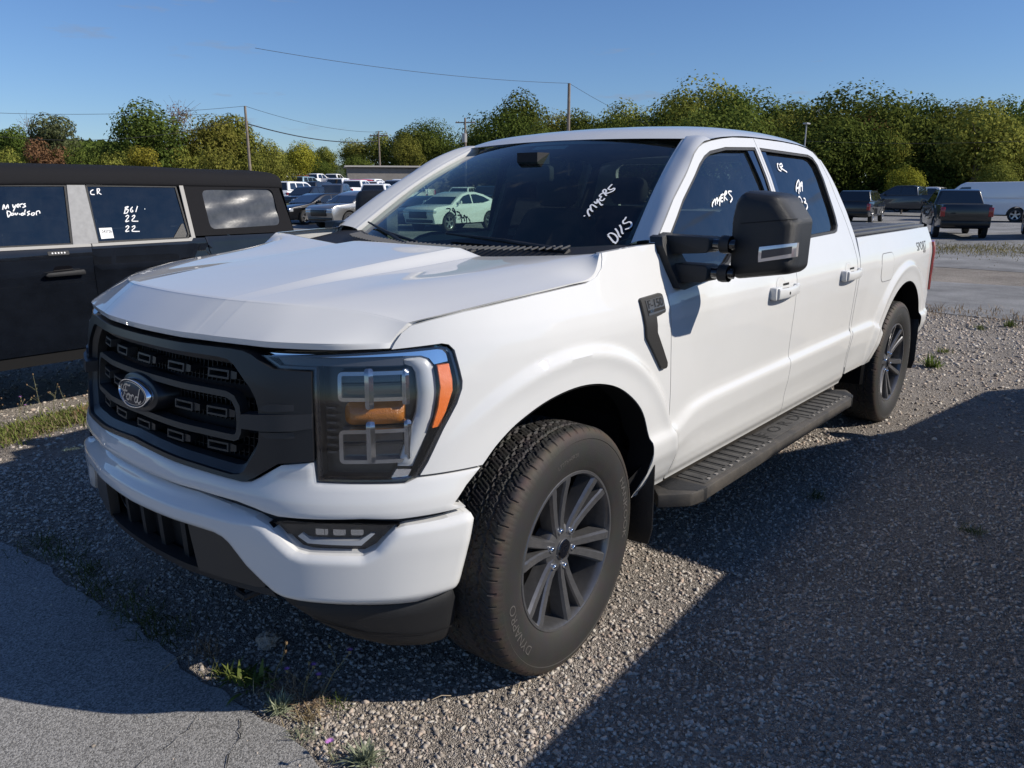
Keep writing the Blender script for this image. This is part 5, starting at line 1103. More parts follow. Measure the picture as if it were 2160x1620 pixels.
# second row
rowcar('parked_suv','white suv standing behind the black sedan','suv',PW,622,0,54,205,1.0)
rowcar('parked_pickup','black pickup with red tail lamp behind the black sedan','pickup',PK,652,0,49.5,20,.86)
rowcar('parked_pickup','grey pickup with dark cab behind the silver suv','pickup',PG,706,0,51,35,.96)
rowcar('parked_pickup','white pickup with dark bed behind the silver suv','pickup',PW,796,0,51,212,1.0)
# third row
rowcar('parked_pickup','white pickup in the third row in front of the shed','pickup',PW,716,0,68,205,1.0)
rowcar('parked_suv','red suv in the third row in front of the shed','suv',PR,768,0,70,208,1.0)
rowcar('parked_suv','pale blue suv in the third row left of the white pickup','suv',PLB,648,0,82,205,.95)
rowcar('parked_suv','small red suv at the left end of the third row','suv',PR,637,0,92,205,.95)
rowcar('parked_suv','white suv right of the red suv in the third row','suv',PW,802,0,66,205,.97)
rowcar('parked_pickup','grey pickup in the third row right of the white suv','pickup',PG,838,0,65,205,1.0)
rowcar('parked_pickup','white pickup at the right end of the third row by the pickup\'s windshield pillar','pickup',PW,874,0,62,30,1.0)
rowcar('parked_suv','white suv with round roof seen high through the windshield','suv',PW,972,0,60,30,.9)
rowcar('parked_pickup','dark pickup seen through the windshield below the shed door','pickup',PK,1028,0,58,30,.95)
rowcar('parked_suv','white suv far back at the left edge of the rows','suv',PW,592,0,86,200,.95)
for nm,lab,kind,p,u,D,h,s_ in (('parked_pickup','white pickup left of the shed in the fourth row','pickup',PW,668,96,200,1.0),('parked_suv','white suv in the fourth row under the yellow tree','suv',PW,628,100,203,1.0),('parked_pickup','white pickup in the fourth row just left of the shed corner','pickup',PW,705,98,210,1.0),('parked_suv','silver suv in the fourth row before the first roller door','suv',PS,748,69,205,.95),('parked_pickup','white pickup in the fourth row before the second roller door','pickup',PW,786,71,200,.98),('parked_suv','dark suv in the fourth row before the third roller door','suv',PK,822,69,205,.95),('parked_pickup','white pickup in the fourth row before the fourth roller door','pickup',PW,850,72,205,1.0),('parked_suv','dark suv in the second row left of the grey pickup','suv',PGD,676,60,205,.95),('parked_pickup','white pickup in the second row right of the grey pickup','pickup',PW,752,62,208,1.0),('parked_suv','white suv in the second row beside the windshield pillar','suv',PW,858,58,30,.95)):
    rowcar(nm,lab,kind,p,u,0,D,h,s_)
# right side
def sidecar(nm,lab,kind,p,u,D,head,sc_=1,cat=None):
    x,y,z=at_px(u,D); return car(nm,lab,kind,p,(x,y,zg(x,y)),head,sc_,None,cat)
sidecar('parked_pickup','black pickup seen from behind with red tail lamps on the right','pickup',PK,2020,32.5,200,1.0)
sidecar('parked_suv','black suv seen from behind beyond the bed cover','suv',PK,1822,45.5,186,1.0)
sidecar('parked_pickup','dark grey heavy pickup seen side-on behind the black suv','pickup',PGD,1915,56,265,1.12)
sidecar('parked_pickup','white pickup cab showing behind the dark grey pickup','pickup',PW,1965,64,265,1.08)
sidecar('cargo_van','long white cargo van behind the black pickup on the right','van',PW,2090,47.0,268,1.10)
sidecar('box_truck','white boxy vehicle roof showing over the black suv','van',PW,1808,78,192,1.12,'van')
sidecar('parked_suv','black suv cut by the right edge of the picture','suv',PK,2246,30,195,1.0)
# ================================================================ BLACK SOFT-TOP 4x4 ON THE LEFT
bro=empty('soft_top_suv',(0,-4.65,zg(0,-4.65))); tag(bro,'black four-door soft-top off-roader parked left of the white pickup','suv')
BY,BZ=-4.65,zg(0,-4.65)
_bp=prof([(.30,-.06),(.40,-.035),(.53,-.004),(.60,0),(.95,.010),(1.02,.016),(1.045,.010),(1.055,-.002),(1.068,-.002),(1.078,.012),(1.09,.014),(1.13,0),(1.16,-.006),(1.60,-.078),(1.72,-.12)],.02)
def BR(x,z,d=0): return (x,-3.70+_bp(z)+d+0-BY,z-BZ)
PBK=mat('dusty_black_paint',(.005,.0065,.010),rough=.4,coat=1,coat_rough=.02,var=.3,vscale=7,spec=.05); FAB=mat('soft_top_fabric',(.016,.016,.018),rough=.95,bump=.4,bscale=900,spec=.15); PILG=mat('grey_pillar_plastic',(.30,.30,.30),rough=.75,var=.12,vscale=25); TRIMG=mat('grey_belt_trim',(.34,.33,.31),rough=.6)
BGL=glass('soft_top_door_glass',(.10,.12,.125),dust=.02); VIN=mat('hazy_vinyl_window',(.035,.04,.05),rough=.22,spec=.35,col2=(.085,.09,.10),vscale=11,bump=.10,bscale=14)
def bp(nm,P,m=PBK,par=None,d=0,th=.02,holes=(),st=.05,gap=.002):
    a=panel(nm,P,BR,m,par or bro,step=st,holes=holes,thick=th,gap=gap,d=d); mirror(a,par or bro); return a
bfd=bp('front_door',[(.56,.40),(.56,1.14),(-.478,1.143),(-.470,1.0),(-.474,.80),(-.50,.70),(-.50,.40)])
brd=bp('rear_door',[(-.478,1.143),(-.470,1.0),(-.474,.80),(-.50,.70),(-.50,.40),(-1.20,.40),(-1.30,.55),(-1.395,.80),(-1.40,.99),(-1.36,1.165),(-1.26,1.165),(-1.215,1.143)])
bp('rear_quarter',[(-1.40,.99),(-1.36,1.172),(-2.21,1.172),(-2.295,1.10),(-2.31,.60),(-2.10,.50)]+[(-1.72+.47*math.cos(R(a)),.28+.47*math.sin(R(a))) for a in range(20,165,12)]+[(-1.30,.56),(-1.395,.80)])
bp('front_fender',[(.565,.40),(.565,1.14),(2.1,1.10),(2.25,1.0),(2.28,.55),(2.10,.5)]+[(1.52+.48*math.cos(R(a)),.28+.48*math.sin(R(a))) for a in range(20,165,12)]+[(.95,.42)])
bp('rock_rail',[(1.0,.395),(-1.20,.395),(-1.20,.315),(1.0,.315)],DARK,d=-.012,th=.08,gap=0)
# glass and pillars
FWb=[(.58,1.165),(.42,1.35),(.10,1.575),(-.385,1.575),(-.352,1.160)]; RWb=[(-.520,1.575),(-1.195,1.568),(-1.236,1.20),(-1.22,1.165),(-.527,1.164)]
for dr,P in ((bfd,FWb),(brd,RWb)):
    a=panel('door_glass',P,BR,BGL,bro,step=.2,thick=0,gap=-.004,d=-.012); mirror(a,bro)
    a=panel('glass_seal',P,BR,BLACKP,bro,step=.1,holes=[inset2(P,.010)],thick=.012,gap=-.003,d=-.004); mirror(a,bro)
bp('center_pillar',[(-.393,1.578),(-.513,1.578),(-.530,1.162),(-.356,1.158)],PILG,d=-.001,gap=0)
bp('quarter_trim',[(-1.10,1.170),(-1.185,1.275),(-1.20,1.28),(-1.215,1.20),(-1.20,1.168)],GREYTRIM,d=-.004,gap=0,th=.01)
bp('belt_trim',[(.60,1.143),(.60,1.163),(-.474,1.160),(-.474,1.140)],TRIMG,d=.006,gap=0,th=.012); bp('belt_trim',[(-.482,1.140),(-.482,1.160),(-1.22,1.163),(-1.235,1.172),(-1.262,1.172),(-1.24,1.143)],TRIMG,d=.006,gap=0,th=.012)
bp('roof_trim',[(.12,1.582),(.12,1.594),(-1.25,1.588),(-1.25,1.576)],mat('bright_trim',(.75,.75,.74),rough=.35),d=.004,gap=0,th=.01); bp('window_post',[(-1.218,1.590),(-1.250,1.590),(-1.278,1.165),(-1.246,1.165)],TRIMG,d=.004,gap=0,th=.012)
# soft top: quarter with vinyl window, roof
SQ=[(-1.255,1.592),(-2.118,1.588),(-2.21,1.178),(-1.285,1.178)]; VW=roundpoly([(-1.40,1.538),(-2.055,1.545),(-2.085,1.238),(-1.425,1.226)],.05,4)
bp('soft_top_quarter',SQ,FAB,d=-.002,gap=0,holes=[VW],st=.06)
a=panel('vinyl_window',VW,BR,VIN,bro,step=.03,thick=0,gap=-.005,d=-.010)
for v in a.data.vertices: v.co.y+=.0030*math.sin(v.co.x*17+v.co.z*9)+.0035*math.sin(v.co.z*37+v.co.x*6)
mirror(a,bro)
rw_=[]
for x,dz in ((.55,-.02),(.0,0),(-.55,.002),(-1.1,-.004),(-1.65,-.012),(-2.10,-.022),(-2.135,-.03)):
    r=[]
    for yy,z in ((-3.775,1.572),(-3.765,1.588),(-3.772,1.625),(-3.80,1.668),(-3.88,1.700),(-4.10,1.722),(-4.40,1.735),(-4.65,1.738)): r.append((x+.02*math.sin(yy*9),yy-BY,z+dz+(.004*math.sin(x*5) if z>1.6 else 0)-BZ))
    rw_.append(r+[(p[0],-p[1],p[2]) for p in r[-2::-1]])
patch('soft_top_roof',rw_,FAB,bro,nu=4,nv=3,ang=60)
sb=[(x,y,z) for x,y,z in rw_[-1]]; tail=[(x-.10,y*1.0,1.175-BZ) for x,y,z in rw_[-1]]
mobj('soft_top_back',sb+tail,[(i,i+1,len(sb)+i+1,len(sb)+i) for i in range(len(sb)-1)],FAB,bro)
MB().box((-2.27,0,.85-BZ),(.06,1.85,.62)).make('tailgate',PBK,bro,bev=.03)
MB().box((-.1,0,.62-BZ),(4.3,1.70,.40)).box((.1,0,.90-BZ),(4.0,1.75,.20)).make('inner_body',DARK,bro)
MB().box((-2.36,0,.50-BZ),(.16,1.75,.18)).make('rear_bumper',BLACKP,bro,bev=.03)
MB().prism([(2.2,1.0),(2.15,1.10),(.85,1.20),(.85,.9),(2.2,.8)],lambda x,z:(x,-.93,z-BZ),lambda x,z:(x,.93,z-BZ)).make('hood',PBK,bro,bev=.03)
MB().prism([(.88,1.17),(.50,1.60),(.47,1.60),(.84,1.17)],lambda x,z:(x,-.80,z-BZ),lambda x,z:(x,.80,z-BZ)).make('windshield',BGL,bro)
for x in (1.52,-1.72):
    for sg in (1,-1): car_wheel(bro,x,sg*.83,.41,sg)
sp=MB(); sp.lathe([(.20,.12),(.36,.13),(.40,.11),(.415,.07),(.415,-.07),(.40,-.11),(.36,-.13),(.20,-.12)],48,axis='x',c=(-2.48,-.04,1.03-BZ)); spare=sp.make('spare_wheel',CARTIRE,bro)
tb=MB(); 
for k in range(44):
    a=2*math.pi*k/44
    for off in (-.085,-.03,.03,.085):
        aa=a+(.07 if off in (-.03,.085) else 0); M_=Matrix.Rotation(-aa,3,'X'); tb.box((-2.48+off,-.04+.418*math.cos(aa),1.03-BZ+.418*math.sin(aa)),(.042,.030,.036),Matrix.Rotation(aa,3,'X'))
o=tb.make('tread_block',CARTIRE,spare); o['kind']='stuff'
# handles, keypad, badges
for x0,x1 in ((-.125,-.395),(-1.06,-1.32)):
    P=[(x0,.958),(x0-.02,.975),(x1+.01,.985),(x1,.970),(x1,.948),(x0-.02,.946)]
    a=MB().prism(P,lambda x,z:(lambda q:(q[0],q[1]+.045,q[2]))(BR(x,z)),lambda x,z:(lambda q:(q[0],q[1]+.022,q[2]))(BR(x,z))).make('door_handle',BLACKP,bro,bev=.006); mirror(a,bro)
    a=MB().prism(rrect(.13,.06,.025,4,(x0+x1)/2,.985),lambda x,z:BR(x,z,.0015),lambda x,z:BR(x,z,-.002)).make('handle_cup',GLOSSB,bro); mirror(a,bro)
MB().prism(rrect(.14,.028,.008,3,-.245,1.107),lambda x,z:BR(x,z,.004),lambda x,z:BR(x,z,-.002)).make('door_keypad',BLACKP,bro)
for k in range(5): MB().prism(rrect(.010,.010,.003,2,-.205-k*.020,1.108),lambda x,z:BR(x,z,.0055),lambda x,z:BR(x,z,.003)).make('keypad_button',MARKER,bro)
MB().prism(rrect(.16,.10,.02,3,-2.03,1.10),lambda x,z:BR(x,z,.003),lambda x,z:BR(x,z,-.002)).make('fuel_flap',PBK,bro,bev=.001)
# seats behind the glass, writing on it
for x in (-.55,-1.45):
    for sg in (1,-1):
        MB().prism(rrect(.46,.62,.08,4,sg*.38,.98-BZ),lambda y,z:(x-.15*(z-.9),y,z),lambda y,z:(x-.12-.15*(z-.9),y,z)).make('seat_back',SEAT,bro,bev=.03); MB().prism(rrect(.24,.17,.05,4,sg*.38,1.40-BZ),lambda y,z:(x-.12,y,z),lambda y,z:(x-.20,y,z)).make('head_rest',SEAT,bro,bev=.03)
gfn=lambda x,z,d:BR(x,z,-.010+d)
strokes('window_marking',BR1[:6],gfn,.0062,MARKER,bro); strokes('window_marking',BR1[6:],gfn,.0062,MARKER,bro); strokes('window_marking',BR2[:3],gfn,.0062,MARKER,bro); strokes('window_marking',BR2[3:8],gfn,.0062,MARKER,bro); strokes('window_marking',BR2[8:10],gfn,.0062,MARKER,bro); strokes('window_marking',BR2[10:],gfn,.0062,MARKER,bro)
stk=MB().prism([tuple(p) for p in STK[0]],lambda x,z:BR(x,z,-.0085),lambda x,z:BR(x,z,-.0095)).make('lot_sticker',mat('sticker_white',(.8,.8,.79),rough=.7),bro,sm=False)
cx_=sum(p[0] for p in STK[0])/4; cz_=sum(p[1] for p in STK[0])/4
text_on('sticker_number','243726',.030,lambda a,b,d:BR(cx_-.005-a,cz_+.012+b,-.0075),DARK,stk,0,.8)
# pickup's far-side window: the same name, seen from behind through the cab
def farside(): 
    L=[[(s-0.0,z) for s,z in st] for st in FWS]; s0=min(s for st in L for s,z in st); s1=max(s for st in L for s,z in st); z0=min(z for st in L for s,z in st); z1=max(z for st in L for s,z in st)
    out=[[(-(sx(-1.31)+(s-s0)/(s1-s0)*.235),1.345+(z-z0)/(z1-z0)*.095) for s,z in st] for st in L]
    return out
FS=farside(); s_lo=min(-s for st in FS for s,z in st); s_hi=max(-s for st in FS for s,z in st)
FS=[[(-(s_lo+s_hi+s),z) for s,z in st] for st in FS]
strokes('window_marking',FS,lambda a,b,d:B(a,b,-.0185-d),.0075,mat('black_marker_ink',(.01,.01,.01),rough=.7),fdR)
# ================================================================ TREES
def leaf_mat(name,c1,c2,tr=.28):
    m=bpy.data.materials.new(name); m.use_nodes=True; t=m.node_tree; t.nodes.remove(t.nodes['Principled BSDF']); out=t.nodes['Material Output']
    a=nd(t,'ShaderNodeAttribute',attribute_name='tone'); oi=nd(t,'ShaderNodeObjectInfo'); rp=nd(t,'ShaderNodeMix'); rp.data_type='RGBA'; rp.inputs[6].default_value=(*c1,1); rp.inputs[7].default_value=(*c2,1); t.links.new(a.outputs['Fac'],rp.inputs[0])
    hs_=nd(t,'ShaderNodeHueSaturation'); q=nd(t,'ShaderNodeMapRange'); q.inputs['To Min'].default_value=.485; q.inputs['To Max'].default_value=.515; t.links.new(oi.outputs['Random'],q.inputs['Value']); t.links.new(q.outputs[0],hs_.inputs['Hue'])
    q2=nd(t,'ShaderNodeMapRange'); q2.inputs['To Min'].default_value=.75; q2.inputs['To Max'].default_value=1.2
    fm=nd(t,'ShaderNodeMath',operation='FRACT'); mm=nd(t,'ShaderNodeMath',operation='MULTIPLY'); mm.inputs[1].default_value=7.13; t.links.new(oi.outputs['Random'],mm.inputs[0]); t.links.new(mm.outputs[0],fm.inputs[0]); t.links.new(fm.outputs[0],q2.inputs['Value']); t.links.new(q2.outputs[0],hs_.inputs['Value'])
    t.links.new(rp.outputs[2],hs_.inputs['Color'])
    d=nd(t,'ShaderNodeBsdfDiffuse'); tl_=nd(t,'ShaderNodeBsdfTranslucent'); t.links.new(hs_.outputs[0],d.inputs[0]); t.links.new(hs_.outputs[0],tl_.inputs[0]); mx=nd(t,'ShaderNodeMixShader'); mx.inputs[0].default_value=tr
    t.links.new(d.outputs[0],mx.inputs[1]); t.links.new(tl_.outputs[0],mx.inputs[2]); t.links.new(mx.outputs[0],out.inputs[0]); return m
LG=leaf_mat('leaf_green',(.055,.080,.018),(.155,.190,.042)); LO=leaf_mat('leaf_olive',(.115,.128,.026),(.27,.265,.058)); LY=leaf_mat('leaf_yellow',(.16,.15,.02),(.34,.31,.05)); LR=leaf_mat('leaf_rust',(.14,.085,.04),(.26,.16,.08)); LP=leaf_mat('leaf_pale',(.10,.12,.05),(.20,.22,.11)); LD=leaf_mat('leaf_dry_sparse',(.19,.11,.07),(.32,.21,.15))
BARK=mat('bark',(.11,.09,.075),rough=.95,var=.3,vscale=6)
def tree_proto(seed,kind):
    """unit-height tree: (crown mesh data, trunk mesh data)"""
    rng=np.random.default_rng(seed); spec={'round':(30,.36,.36,.20,8000,.0175),'tall':(28,.25,.43,.14,7000,.0165),'wide':(34,.46,.35,.16,9000,.0175),'sparse':(18,.26,.34,.32,900,.011),'bush':(16,.55,.42,.06,3500,.03),'conic':(20,.22,.46,.08,5000,.014)}[kind]
    nb,rx,rz,z0,nl,ls=spec; cl=[]; zc_=1-rz
    for i in range(nb):
        while True:
            p=rng.uniform(-1,1,3)
            if p@p<1: break
        p=p/np.sqrt(p@p)**.35*.78; 
        if kind=='conic': k=1-.75*(p[2]*.5+.5); p[:2]*=k*1.5
        cl.append((p[0]*rx,p[1]*rx,zc_+p[2]*rz*.92,rng.uniform(.12,.30)*rx/.36*(1. if kind!='sparse' else .75)*(.36 if kind=='bush' else .42)/.42))
    cl=[(a,b,max(c,z0+r*.4),r) for a,b,c,r in cl]
    wt=np.array([r*r for *_,r in cl]); wt/=wt.sum(); ci=rng.choice(nb,nl,p=wt); C_=np.array(cl)[ci]
    d=rng.normal(size=(nl,3)); d/=np.linalg.norm(d,axis=1)[:,None]; rad=C_[:,3]*(.70+.30*rng.random(nl)); P=C_[:,:3]+d*rad[:,None]*np.array([1,1,.85])
    n=d*1.1+rng.normal(size=(nl,3))*.42+np.array([0,0,.2]); n/=np.linalg.norm(n,axis=1)[:,None]; t1=np.cross(n,rng.normal(size=(nl,3))); t1/=np.linalg.norm(t1,axis=1)[:,None]; t2=np.cross(n,t1); s=ls*(.55+.9*rng.random(nl))[:,None]
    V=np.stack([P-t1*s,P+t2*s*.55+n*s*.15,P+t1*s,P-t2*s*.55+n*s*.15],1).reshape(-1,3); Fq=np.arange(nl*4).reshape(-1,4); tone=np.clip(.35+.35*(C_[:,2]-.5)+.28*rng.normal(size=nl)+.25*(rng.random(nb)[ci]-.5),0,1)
    o=npmesh('crown',V,Fq,LG,attr=np.repeat(tone,4)); cm=o.data; bpy.data.objects.remove(o)
    mb=MB(); mb.tube([(0,0,-.03),(.004,.003,z0*.7),(.0,.01,zc_),(.01,0,zc_+rz*.5)],[.022,.016,.011,.003],7)
    for a,b,c,r in cl[:12]: mb.tube([(0,0,max(z0*.8,c-.25)),(a*.45,b*.45,c-.10),(a,b,c)],[.008,.006,.002],5)
    if kind=='sparse':
        for a,b,c,r in cl:
            for k in range(5): e=rng.normal(size=3)*r*.9; mb.tube([(a*.8,b*.8,c-.03),(a+e[0],b+e[1],c+abs(e[2])*.9)],[.003,.0008],4)
    o=mb.make('trunk',BARK,None); tm=o.data; bpy.data.objects.remove(o); return cm,tm
TP_={(k,i):tree_proto(100+17*i+hash(k)%1 + {'round':0,'tall':40,'wide':80,'sparse':120,'bush':160,'conic':200}[k],k) for k,n in (('round',3),('tall',3),('wide',3),('sparse',2),('bush',2),('conic',1)) for i in range(n)}
def tree(name,label,kind,i,u,vtop,D,leaf,wid=1.,group=None,sink=0,cat='tree'):
    x,y,z=at_px(u,D); H=(395-vtop)*D/FPX*1.0+CAMP[2]-z; H=max(.8,H)
    t=empty(name,(x,y,z-sink),random.uniform(0,6.28)); t.scale=(H*wid,H*wid,H); tag(t,label,cat,group)
    for nm,me,m in (('crown',TP_[(kind,i)][0],leaf),('trunk',TP_[(kind,i)][1],None)):
        o=bpy.data.objects.new(nm,me); COL.objects.link(o); o.parent=t
        if m: o.material_slots[0].link='OBJECT'; o.material_slots[0].material=m
    return t
random.seed(5)
# single trees on the left
tree('maple_tree','dark green round maple left of the wooden utility pole','round',0,330,236,66,LG,1.08)
tree('olive_tree','olive green tree touching the dark maple on its right','round',1,440,252,70,LO,1.0)
tree('olive_tree','taller olive tree next to the utility pole with pointed top','tall',0,498,246,74,LO,1.25)
tree('small_tree','yellow-green sapling in front of the dark maple','tall',1,312,300,58,LY,.9)
tree('small_tree','yellow-green tree just right of the utility pole','round',2,560,300,80,LO,1.0)
tree('bare_tree','thinly leaved brownish tree rising behind the dark maple','sparse',0,378,214,82,LD,1.0)
tree('small_tree','small dark green tree at the far left','tall',2,42,258,72,LG,.85)
tree('bare_tree','almost bare pinkish tree at the far left','sparse',1,80,252,74,LD,.95)
tree('poplar_tree','pale green airy tree left of the dark maple, alone against the sky','tall',1,134,232,74,LP,.95)
tree('shrub','rust-coloured shrub under the pale airy tree','bush',0,104,300,66,LR,.8,cat='shrub')
GB='olive bushes along the lot edge on the left'
for u,v in ((-40,318),(15,322),(60,330),(150,322),(185,308),(225,312),(262,318),(400,318),(470,322),(530,330),(590,332)):
    tree('bush','olive bush in the hedge behind the black soft-top','bush',random.randint(0,1),u,v+random.uniform(-6,6),64+random.uniform(-4,4),LO if random.random()<.7 else LG,.75,GB,cat='bush')
tree('small_tree','bright yellow small tree left of the shed','round',1,640,303,88,LY,.85)
tree('small_tree','golden-brown tree above the middle of the shed','round',0,862,295,96,LO,.8)
GW='woodland edge behind the lot'
prof_x=[560,600,640,690,720,760,800,850,880,920,950,985,1020,1060,1100,1150,1200,1240,1290,1340,1400,1450,1500,1560,1620,1660,1700,1740,1790,1850,1910,1960,2010,2060,2110,2160,2220,2300]
prof_v=[330,322,305,286,300,288,278,266,276,270,282,262,250,240,212,236,228,240,224,206,214,208,206,200,214,204,196,226,214,218,226,220,216,228,238,220,216,212]
u=575
while u<2320:
    v=float(np.interp(u,prof_x,prof_v)); left=u<1000; D=(112 if left else float(np.interp(u,[1000,1300,2200],[104,92,78])))
    k=random.choice(['round','tall','wide','round','tall']); lf=random.choice([LG,LG,LG,LO])
    tree('woodland_tree','green deciduous tree in the woodland edge behind the lot',k,random.randint(0,2),u+random.uniform(-12,12),v+random.choice([-4,0,4,10,22,30])+random.uniform(-4,4),D+random.uniform(-9,9),lf,random.uniform(.75,1.05),GW)
    u+=random.uniform(26,40) if left else random.uniform(38,58)
u=590
while u<2300:
    v=float(np.interp(u,prof_x,prof_v)); left=u<1000; D=(106 if left else float(np.interp(u,[1000,1300,2200],[96,84,70])))
    tree('woodland_tree','lower green tree in front of the woodland edge',random.choice(['round','wide','wide']),random.randint(0,2),u,v+random.uniform(35,85),D+random.uniform(-6,6),random.choice([LG,LG,LO]),random.uniform(.85,1.2),'lower trees in front of the woodland edge')
    u+=random.uniform(60,95)
for u,v,D,lf,lab in ((1708,252,84,LR,'orange-brown tree among the green ones above the pickup\'s roof'),(1800,262,78,LR,'reddish tree low in the woodland right of the pickup\'s cab'),(2050,226,66,LO,'sunlit pale green tree in front of the wood on the right'),(2110,340,62,LO,'low sunlit bush-like tree at the right end of the lot'),(1908,352,60,LY,'small yellow sapling behind the dark grey pickup')):
    tree('woodland_tree',lab,'round',random.randint(0,2),u,v,D,lf,.95)
for k in range(26):
    u=980+k*52; tree('undergrowth_bush','dark bush at the foot of the woodland','bush',k%2,u,352+random.uniform(-12,12),float(np.interp(u,[1000,2200],[90,66])),LG,1.0,'undergrowth along the wood',cat='bush')
# wooded hill far left
def hill():
    V=[];n,m=150,10; rng=np.random.default_rng(3)
    for i in range(n+1):
        u=-260+i*(1000/n)
        top=float(np.interp(u,[-300,0,60,150,250,330,480,640,800],[300,292,300,303,310,316,330,345,352]))
        for j in range(m+1):
            D=520+j*38; t=j/m; v=378+(top-378)*math.sin(t*math.pi/2); x,y,_=at_px(u,D); z=CAMP[2]+(395-v)*D/FPX
            V.append((x,y,z+rng.uniform(-2.2,2.2)*(t>.05)))
    return tag(npmesh('hill',V,[(i*(m+1)+j,(i+1)*(m+1)+j,(i+1)*(m+1)+j+1,i*(m+1)+j+1) for i in range(n) for j in range(m)],mat('forest_hill',(.030,.048,.020),rough=1,col2=(.075,.085,.035),vscale=.06,detail=10,spec=.1)),kind='structure')
hill()
# the wood's crowns on that hill, too far to tell apart
rng=np.random.default_rng(8); N=9000; VV=[];tn=[]
for i in range(N):
    u=rng.uniform(-260,640); t=rng.random()**.6; D=520+380*t; top=float(np.interp(u,[-300,0,60,150,250,330,480,640,800],[300,292,300,303,310,316,330,345,352])); v=378+(top-378)*math.sin(t*math.pi/2); x,y,_=at_px(u,D); z=CAMP[2]+(395-v)*D/FPX
    for q in range(3):
        c=np.array([x,y,z])+rng.normal(size=3)*np.array([2.5,2.5,1.5]); a=rng.normal(size=3)*2.0; b=rng.normal(size=3)*2.0; VV+=[c-a,c+b,c+a,c-b]; tn+=[rng.random()*.7]*4
tag(npmesh('far_forest',VV,np.arange(len(VV)).reshape(-1,4),LG,attr=tn),'far-off wooded hillside on the left horizon','forest',kind='stuff')
# ================================================================ SHED, POLES, WIRES
def shed():
    a=Vector(at_px(732,96)); b=Vector(at_px(1330,104)); d=(b-a); L=d.length; ang=math.atan2(d.y,d.x); z0=min(a.z,b.z)-.3; H=CAMP[2]+(395-353)*96/FPX-z0
    t=empty('storage_shed',(a.x,a.y,z0),ang); tag(t,'long low grey storage shed with dark roller doors behind the parked cars','shed')
    W=mat('shed_wall',(.22,.205,.19),rough=.9,var=.12,vscale=2); D_=mat('roller_door',(.035,.042,.045),rough=.5); RF=mat('shed_roof',(.42,.40,.37),rough=.6)
    wl=MB().box((L/2,-3,H/2-.1),(L,6,H-.2)).make('wall',W,t); MB().box((L/2,-3,H),(L+.6,6.9,.18)).make('roof',RF,t)
    x=.6; k=0
    while x<L-2.5:
        wd=(1.75,2.0,1.5,1.7)[k%4]; dr=MB().box((x+wd/2,.02,H*.44),(wd,.06,H*.72)).make('roller_door',D_,t)
        for q in range(6): MB().box((x+wd/2,.058,H*.12+q*H*.115),(wd-.06,.02,.03)).make('door_rib',D_,dr)
        MB().box((x+wd+.28,.03,H*.46),(.24,.12,H*.86)).make('pilaster',mat('pilaster',(.30,.28,.26),rough=.9),wl); x+=wd+.62; k+=1
    return t
shed()
WOOD=mat('pole_wood',(.20,.165,.135),rough=.95,var=.25,vscale=3); METAL=mat('pole_metal',(.35,.35,.35),rough=.5,metal=.5); WIRE=mat('wire_black',(.02,.02,.02),rough=.6)
PT={}
def pole(key,label,u,vtop,D,r=.14,arm=None,xf=False,lamp=False,m=None):
    x,y,z=at_px(u,D); H=(395-vtop)*D/FPX+CAMP[2]-z; t=empty('utility_pole' if not lamp else 'lamp_post',(x,y,z)); tag(t,label,'pole' if not lamp else 'lamp post'); MB().tube([(0,0,-.3),(0,0,H)],[r,r*.72],10).make('pole',m or WOOD,t)
    if arm:
        MB().box((0,0,H-.5),(.12,2.2,.12),Matrix.Rotation(R(35),3,'Z')).make('cross_arm',WOOD,t)
        for q in (-.95,.95): MB().lathe([(.0,.12),(.05,.1),(.06,0)],8,axis='z',c=(-q*math.sin(R(35)),q*math.cos(R(35)),H-.44)).make('insulator',METAL,t)
    if xf: MB().lathe([(0,-.45),(.28,-.45),(.30,.45),(.2,.52),(0,.55)],14,axis='z',c=(.35,.2,H-2.2)).make('transformer',METAL,t)
    if lamp: MB().box((.25,.1,H),(.7,.35,.12)).make('lamp_head',METAL,t,bev=.03)
    PT[key]=Vector((x,y,z+H)); return t
pole('a','leaning wooden utility pole between the olive trees on the left',530,231,62,.13)
pole('b','utility pole with cross arm above the left end of the shed',803,280,92,.12,arm=True)
pole('c','utility pole with transformer left of the pickup\'s roof',983,254,88,.15,arm=True,xf=True)
pole('d','tall utility pole rising right over the pickup\'s roof',1197,187,60,.15)
pole('e','slim lamp post with small head above the rear of the pickup\'s roof',1690,266,62,.07,lamp=True,m=METAL)
def wire(label,a,b,sag,r=.022):
    a,b=Vector(a),Vector(b); P=[a.lerp(b,k/24)-Vector((0,0,sag*4*(k/24)*(1-k/24))) for k in range(25)]
    o=MB().tube(P,r,5).make('power_line',WIRE); tag(o,label,'wire')
def px3(u,v,D): x,y,_=at_px(u,D); return Vector((x,y,CAMP[2]+(395-v)*D/FPX))
wire('upper power line running left from the leaning wooden pole',PT['a'],px3(-260,228,50),.6,.014)
wire('lower thin line running left from the leaning wooden pole',PT['a']-Vector((0,0,.9)),px3(-260,248,50),1.6,.016)
wire('upper power line running right from the leaning wooden pole',PT['a'],px3(800,282,92),.5,.016)
wire('thick cable running right from the leaning wooden pole',PT['a']-Vector((0,0,1.3)),px3(800,300,92),.6,.045)
wire('power line running up left from the tall pole over the roof',PT['d'],px3(560,120,46),.35,.014)
wire('power line running right from the tall pole over the roof',PT['d'],px3(1500,300,96),.9,.014)
wire('power line crossing low in front of the wood on the right',px3(1690,300,64),px3(2300,292,60),.3,.014)
